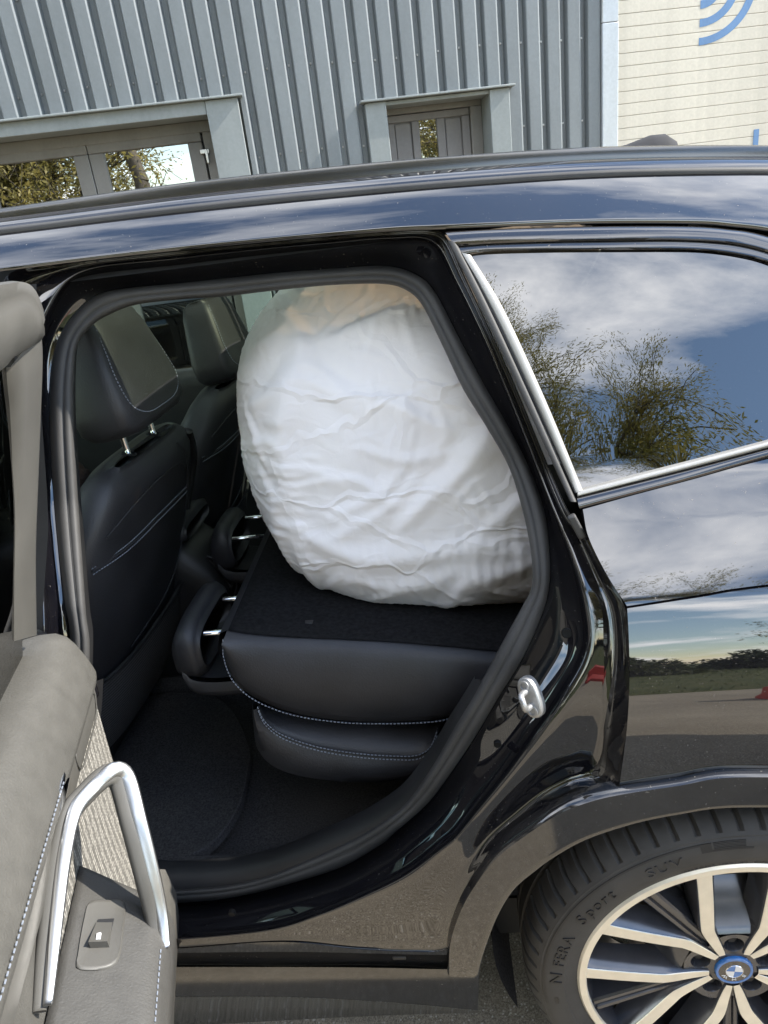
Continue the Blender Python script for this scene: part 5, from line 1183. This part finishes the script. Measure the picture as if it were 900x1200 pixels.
# forward-lying headrests of the folded backrest
def fold_headrest(xr, cy, zc, w_=0.125):
    Yv = np.array([0, w_, 0])
    hs = [((xr-0.150, cy, zc-0.030), Yv*0.82, np.array([0, 0, 0.030])), ((xr-0.145, cy, zc-0.024), Yv*0.95, np.array([0, 0, 0.052])), ((xr-0.130, cy, zc-0.016), Yv, np.array([0, 0, 0.068])), ((xr-0.108, cy, zc-0.016), Yv, np.array([0, 0, 0.072])), ((xr-0.094, cy, zc-0.018), Yv*0.96, np.array([0, 0, 0.062])), ((xr-0.088, cy, zc-0.018), Yv*0.86, np.array([0, 0, 0.045]))]
    h = superloft('rear_headrest', [(*q, 3.4) for q in hs], 'leather', car, k=36)
    low_ = spline([(xr-0.132, cy-w_*0.98, zc-0.070), (xr-0.115, cy-w_, zc-0.098), (xr-0.07, cy-w_*0.99, zc-0.108), (xr-0.01, cy-w_*0.97, zc-0.108)], 20)
    loft('headrest_wing', [low_+np.array([0, 0.004, 0.03]), low_+np.array([0, -0.003, 0.014]), low_, low_+np.array([0, 0.03, -0.004]), low_+np.array([0.0, 1.9*w_, -0.004]), low_+np.array([0.0, 1.9*w_, 0.02]), low_+np.array([0, 0.02, 0.03])], 'leather', h)
    for s in (-1, 1): sweep('headrest_post', [(xr-0.10, cy+s*0.07, zc+0.010), (xr-0.03, cy+s*0.07, zc+0.012), (xr+0.02, cy+s*0.07, zc+0.012)], circle(0.0062, 12), 'chrome', h, up=(0, 0, 1))
fold_headrest(cx0-0.012, 0.47, ZT-0.062); fold_headrest(cx0-0.075, 0.92, ZT-0.05, 0.10)
# side cheek between cushion and rear of the aperture
loft('seat_side_cheek', [[at_y(*p, Y) for p in ((520, 845), (565, 830), (605, 770), (612, 735))] for Y in (0.22, 0.30)]+[[at_y(*p, 0.20) for p in ((480, 920), (520, 880), (560, 830), (600, 770))]], 'black_plastic', car)
# centre console with rear vents
Yv = np.array([0, 1, 0])
con = superloft('centre_console', [((-0.66, CY, 0.55), Yv*0.115, np.array([0, 0, 0.17]), 5), ((-0.70, CY, 0.60), Yv*0.12, np.array([0, 0, 0.20]), 5), ((-0.80, CY, 0.66), Yv*0.12, np.array([0, 0, 0.23]), 5), ((-1.3, CY, 0.64), Yv*0.12, np.array([0, 0, 0.24]), 5), ((-1.8, CY, 0.66), Yv*0.13, np.array([0, 0, 0.25]), 5)], 'black_plastic', car, sharp=50)
superloft('console_armrest', [((-0.735, CY, 0.885), Yv*0.095, np.array([0, 0, 0.018]), 4), ((-0.745, CY, 0.89), Yv*0.11, np.array([0, 0, 0.03]), 4), ((-0.80, CY, 0.895), Yv*0.115, np.array([0, 0, 0.034]), 4), ((-1.10, CY, 0.90), Yv*0.11, np.array([0, 0, 0.03]), 4), ((-1.12, CY, 0.90), Yv*0.09, np.array([0, 0, 0.015]), 4)], 'leather', con, k=28)
vq = [at_y(p[0], p[1], 0.86) for p in ((238, 650), (272, 678), (258, 712), (226, 680))]
vc = np.mean(vq, 0); make('rear_vent', [q+np.array([0.012, -0.01, 0]) for q in vq], [(0, 1, 2, 3)], 'black_plastic', con, smooth=False)
sweep('vent_frame', spline([q+np.array([0.016, -0.013, 0]) for q in vq], 40, True), circle(0.004, 8), 'leather', con, up=(1, 0, 0), closed=True)
for k in range(5):
    t_ = 0.12+0.17*k; a = vq[0]*(1-t_)+vq[3]*t_; b_ = vq[1]*(1-t_)+vq[2]*t_
    sweep('vent_slat', [a*0.95+b_*0.05+np.array([0.02, -0.014, 0]), b_*0.9+a*0.1+np.array([0.02, -0.014, 0])], superell(0.0018, 0.005, 3, 8), 'rubber', con, up=(1, 0, 0))
vm = vq[0]*0.5+vq[2]*0.5; box('vent_slider', vm+np.array([0.024, -0.016, 0]), (0.004, 0.003, 0.012), 'chrome', con, bevel=0.001)
# dashboard, steering wheel, bulkhead
loft('dashboard', [[(x, y, z_) for y in np.linspace(0.15, 2*CY-0.15, 12)] for x, z_ in ((-1.55, 0.55), (-1.50, 0.80), (-1.58, 0.98), (-1.75, 1.06), (-2.05, 1.05))], 'black_plastic', car)
loft('bulkhead', [[(-2.08, y, z_) for y in (0.1, 2*CY-0.1)] for z_ in (0.25, 1.07)], 'carpet', car)
sw_c = np.array([-1.36, 0.54, 0.98]); tl_ = R(25)
lo_ = [sw_c+0.18*(math.cos(a)*np.array([0, 1, 0])+math.sin(a)*np.array([math.sin(tl_), 0, math.cos(tl_)])) for a in np.linspace(0, 2*math.pi, 48, endpoint=False)]
sweep('steering_wheel', lo_, circle(0.015, 10), 'leather', car, up=(math.cos(tl_), 0, -math.sin(tl_)), closed=True)
loft('cargo_floor', [[(x, y, 0.74) for y in (0.24, 2*CY-0.24)] for x in (0.05, 1.2)], 'trunk_carpet', car)
# brown fur throw over the driver seat front
V = []; nu, nv = 26, 20
fcn = at_y(104, 545, 0.47)
G_ = np.zeros((nu, nv, 3))
for i in range(nu):
    for j in range(nv):
        a, b_ = 2*math.pi*i/nu, math.pi*j/(nv-1); r_ = 1+0.07*math.sin(5*a+3*b_)+rng.normal(0, 0.02)
        G_[i, j] = (fcn[0]-0.10+0.075*r_*math.sin(b_)*math.cos(a), fcn[1]+0.10*r_*math.sin(b_)*math.sin(a), fcn[2]-0.045+0.055*r_*math.cos(b_))
fu = loft('fur_headrest_cushion', G_, 'fur', None, cu=True); tag(fu, 'brown fur cushion on the front of the driver seat', 'cushion')

# ------------------------------------------------------------------ white cloth bundle on the folded bench
bagY = 0.42
def bxz(px, py, Y=bagY): P = at_y(px, py, Y); return np.array([P[0], P[2]])
n1, n2 = 420, 270
c_b = np.array([0.02, 0.86, 1.160]); rad = np.array([0.495, 0.475, 0.375])
sgp = lambda v, p: np.sign(v)*np.abs(v)**p
e1, e2 = 0.50, 0.54
def even(lo, hi, n, ex, a, b_, weight, closed):
    """angles spaced evenly along the superellipse, denser where weight says"""
    q = np.linspace(lo, hi, 40001); x = a*sgp(np.cos(q), ex); y = b_*sgp(np.sin(q), ex)
    L = np.r_[0, np.cumsum(np.hypot(np.diff(x), np.diff(y))*weight((q[1:]+q[:-1])/2))]
    return np.interp(np.linspace(0, L[-1], n+1)[:-1] if closed else np.linspace(0, L[-1], n), L, q)
th = even(-math.pi, math.pi, n1, e1, rad[1], rad[0], lambda q: np.where(np.cos(q) > -0.2, 3.0, 1.0), True)
ph = even(-math.pi/2, math.pi/2, n2, e2, rad[0], rad[2], lambda q: np.where(np.abs(np.sin(q)) > 0.93, 0.6, 1.6), False)
TH, PH = np.meshgrid(th, ph, indexing='ij')
X = sgp(np.cos(PH), e2)*sgp(np.sin(TH), e1); Yc = -sgp(np.cos(PH), e2)*sgp(np.cos(TH), e1); Z = sgp(np.sin(PH), e2)
P = np.stack([X*rad[0], Yc*rad[1], Z*rad[2]], -1)
lw_ = np.clip(-X, 0, 1)
P[..., 0] += 0.15*np.maximum(0, -P[..., 2]/rad[2])**2*lw_+0.06*np.maximum(0, P[..., 2]/rad[2])**3*lw_
P[..., 1] += 0.10*np.maximum(0, P[..., 2]/rad[2])**1.6*(Yc < 0)-0.055*np.maximum(0, -P[..., 2]/rad[2])*np.clip(-Yc, 0, 1)
P = P+c_b
# smooth the seams of the superellipsoid into an even skin
for _ in range(6):
    P[:, 1:-1] = 0.5*P[:, 1:-1]+0.125*(np.roll(P, 1, 0)+np.roll(P, -1, 0))[:, 1:-1]+0.125*(P[:, :-2]+P[:, 2:])
def normals(P):
    dU = np.roll(P, -1, 0)-np.roll(P, 1, 0); dV = np.gradient(P, axis=1); N_ = np.cross(dU, dV); N_ /= np.linalg.norm(N_, axis=-1)[..., None]+1e-12
    if (N_[n1//2, n2//2] @ np.array([0, -1, 0])) < 0: N_ = -N_
    N_[:, :3] = (0, 0, -1); N_[:, -3:] = (0, 0, 1); return N_
Nrm = normals(P); P0 = P.copy(); PX, PZ = P[..., 0], P[..., 2]
# main folds as they lie on the cloth: (line on its front, width m, height m)
folds = [([(300, 372), (345, 392), (352, 430), (342, 455), (341, 500)], .010, .012), ([(352, 430), (372, 438), (400, 450), (450, 470), (520, 492)], .007, .010), ([(330, 455), (352, 450), (420, 465)], .008, .009),
         ([(342, 456), (340, 520), (344, 560), (350, 612)], .012, .016), ([(350, 612), (380, 622), (430, 600), (490, 560)], .008, .008), ([(372, 622), (420, 640), (500, 632), (610, 628)], .010, .015),
         ([(345, 615), (356, 640), (370, 680), (382, 707)], .009, .014), ([(465, 612), (500, 580), (545, 535), (572, 505)], .016, .018), ([(455, 620), (500, 590), (540, 548)], .007, -.008), ([(425, 522), (500, 528), (560, 520)], .006, .006),
         ([(400, 395), (440, 380), (490, 355)], .010, .012), ([(520, 690), (545, 668), (590, 650), (625, 640)], .012, .014), ([(420, 668), (480, 668), (560, 652)], .010, .010), ([(290, 530), (320, 520), (340, 545), (330, 600)], .009, .009),
         ([(285, 480), (310, 470), (330, 440)], .009, .010), ([(290, 415), (318, 400), (340, 405)], .009, .010), ([(305, 560), (325, 590), (335, 640), (350, 680)], .010, .011), ([(345, 540), (380, 550), (402, 560)], .006, .006),
         ([(360, 565), (420, 555), (455, 575), (478, 585)], .006, .006), ([(282, 500), (305, 540), (322, 560)], .008, .009), ([(300, 350), (340, 360), (380, 352), (420, 345)], .010, .009), ([(520, 700), (535, 690), (560, 700)], .008, .010),
         ([(350, 470), (340, 490), (325, 505), (312, 500)], .006, .008), ([(440, 690), (480, 675), (520, 672)], .008, .009), ([(560, 610), (590, 590), (620, 570)], .010, .010), ([(400, 590), (440, 570), (470, 545)], .009, .007)]
rg = np.random.default_rng(21)
for k in range(70):
    x, z_ = rg.uniform(270, 630), rg.uniform(340, 710); a = rg.normal(0.5, 0.9); L_ = rg.uniform(18, 60)
    folds.append(([(x, z_), (x+L_*0.5*math.cos(a), z_-L_*0.5*math.sin(a)+rg.normal(0, 4)), (x+L_*math.cos(a), z_-L_*math.sin(a))], rg.uniform(.003, .006), rg.uniform(.001, .003)*(1.7 if x < 350 or z_ > 640 else 1)))
front = np.clip(-Nrm[..., 1]*1.6+0.35, 0, 1); fm_ = front > 0.01
fx, fz = PX[fm_], PZ[fm_]; disp = np.zeros_like(PX); df = np.zeros_like(fx); crease = np.zeros_like(fx)
fx = fx+0.005*np.sin(fx*37+fz*21); fz = fz+0.005*np.sin(fx*29-fz*33)
for pts, wd_, amp in folds:
    pl_ = spline([bxz(*p) for p in pts], 26); dmin = np.full(fx.shape, 9.0); sid = np.zeros_like(fx); tp = np.zeros_like(fx)
    for i in range(len(pl_)-1):
        a, b_ = pl_[i], pl_[i+1]; ab = b_-a; t_ = np.clip(((fx-a[0])*ab[0]+(fz-a[1])*ab[1])/(ab @ ab+1e-12), 0, 1)
        dx = fx-(a[0]+t_*ab[0]); dz = fz-(a[1]+t_*ab[1]); d_ = np.hypot(dx, dz); u_ = d_ < dmin
        dmin = np.where(u_, d_, dmin); sid = np.where(u_, ab[0]*dz-ab[1]*dx, sid); tp = np.where(u_, (i+t_)/(len(pl_)-1), tp)
    wv_ = np.where(sid > 0, wd_*0.45, wd_*1.7); en = 0.35+0.65*np.sin(math.pi*np.clip(tp, 0.03, 0.97))**0.6
    df += amp*1.6*np.exp(-dmin/wv_)*en; crease = np.maximum(crease, np.exp(-dmin/0.02)*en*min(1, abs(amp)/0.008))
disp[fm_] = df*front[fm_]; CR = np.zeros_like(PX); CR[fm_] = crease
def vnoise(sc_, seed, n=9):
    g_ = np.random.default_rng(seed); o = np.zeros_like(PX)
    for _ in range(n):
        k_ = g_.normal(0, 1, 3); k_ = k_/np.linalg.norm(k_)*sc_*g_.uniform(0.6, 1.5); o += np.sin(P0[..., 0]*k_[0]+P0[..., 1]*k_[1]+P0[..., 2]*k_[2]+g_.uniform(0, 6.28))
    return o/3
P = P0+Nrm*(disp+0.003*vnoise(9, 3)+0.0008*vnoise(60, 4))[..., None]
# slack cloth settles: edges are longer than the skin they cover, so the sheet buckles into creases
edge_l = np.clip((-0.27-PX)/0.10, 0, 1); low = np.clip((1.02-PZ)/0.10, 0, 1); topm = np.clip((PZ-1.38)/0.1, 0, 1)
slack = 1+(0.007+0.030*edge_l+0.022*low+0.022*topm+0.036*CR+0.008*np.clip(vnoise(6, 9), 0, 1))
def pairs(step, axis):
    A = P0; B = np.roll(P0, -step, axis); return np.linalg.norm(B-A, axis=-1)
specs = []
for axis in (0, 1):
    L0 = pairs(1, axis)*slack; specs.append((axis, 1, L0, 1.0))
    specs.append((axis, 5, pairs(5, axis)*0.998, 0.45)); specs.append((axis, 11, pairs(11, axis)*0.994, 0.30))
    specs.append((axis, 2, pairs(2, axis)*slack*0.999, 0.55))
def relax(P, axis, step, L, k):
    n = P.shape[axis]
    for par in range(2):
        idx = np.arange(0, n); idx = idx[((idx//step) % 2) == par]
        idx = idx[idx+step < n] if axis == 1 or True else idx
        a = np.take(P, idx, axis); b_ = np.take(P, idx+step, axis); d = b_-a; l = np.linalg.norm(d, axis=-1)+1e-9
        ll = np.take(L, idx, axis); c = (l-ll)/l
        if step > 2: c = np.minimum(c, 0)            # long links only resist folding up
        d = d*(0.5*k*c)[..., None]
        if axis == 0: P[idx] += d; P[idx+step] -= d
        else: P[:, idx] += d; P[:, idx+step] -= d
for it in range(90):
    for axis, step, L, k in specs: relax(P, axis, step, L, k)
    h = ((P-P0)*Nrm).sum(-1); tang = P-P0-h[..., None]*Nrm
    h = np.clip(h, -0.012, 0.042)
    P = P0+tang*0.985+h[..., None]*Nrm
    P[:, :8] = P0[:, :8]; P[:, -8:] = P0[:, -8:]
for _ in range(1):
    P[:, 1:-1] = 0.6*P[:, 1:-1]+0.1*(np.roll(P, 1, 0)+np.roll(P, -1, 0))[:, 1:-1]+0.1*(P[:, :-2]+P[:, 2:])
lim = np.interp(np.clip(P[..., 0], cx0, 1.05), bs_in[:, 0], bs_in[:, 2])+0.006-0.02*np.maximum(0, P[..., 1]-BY)+0.004+0.0015*np.sin(P[..., 0]*60+P[..., 1]*40)
P[..., 2] = np.minimum(np.maximum(P[..., 2], lim), 1.55)
bagm = loft('cloth_bundle', P, 'bag', None, cu=True)
tag(bagm, 'big white cloth bag bulging on the folded rear bench inside the open car door', 'bag')
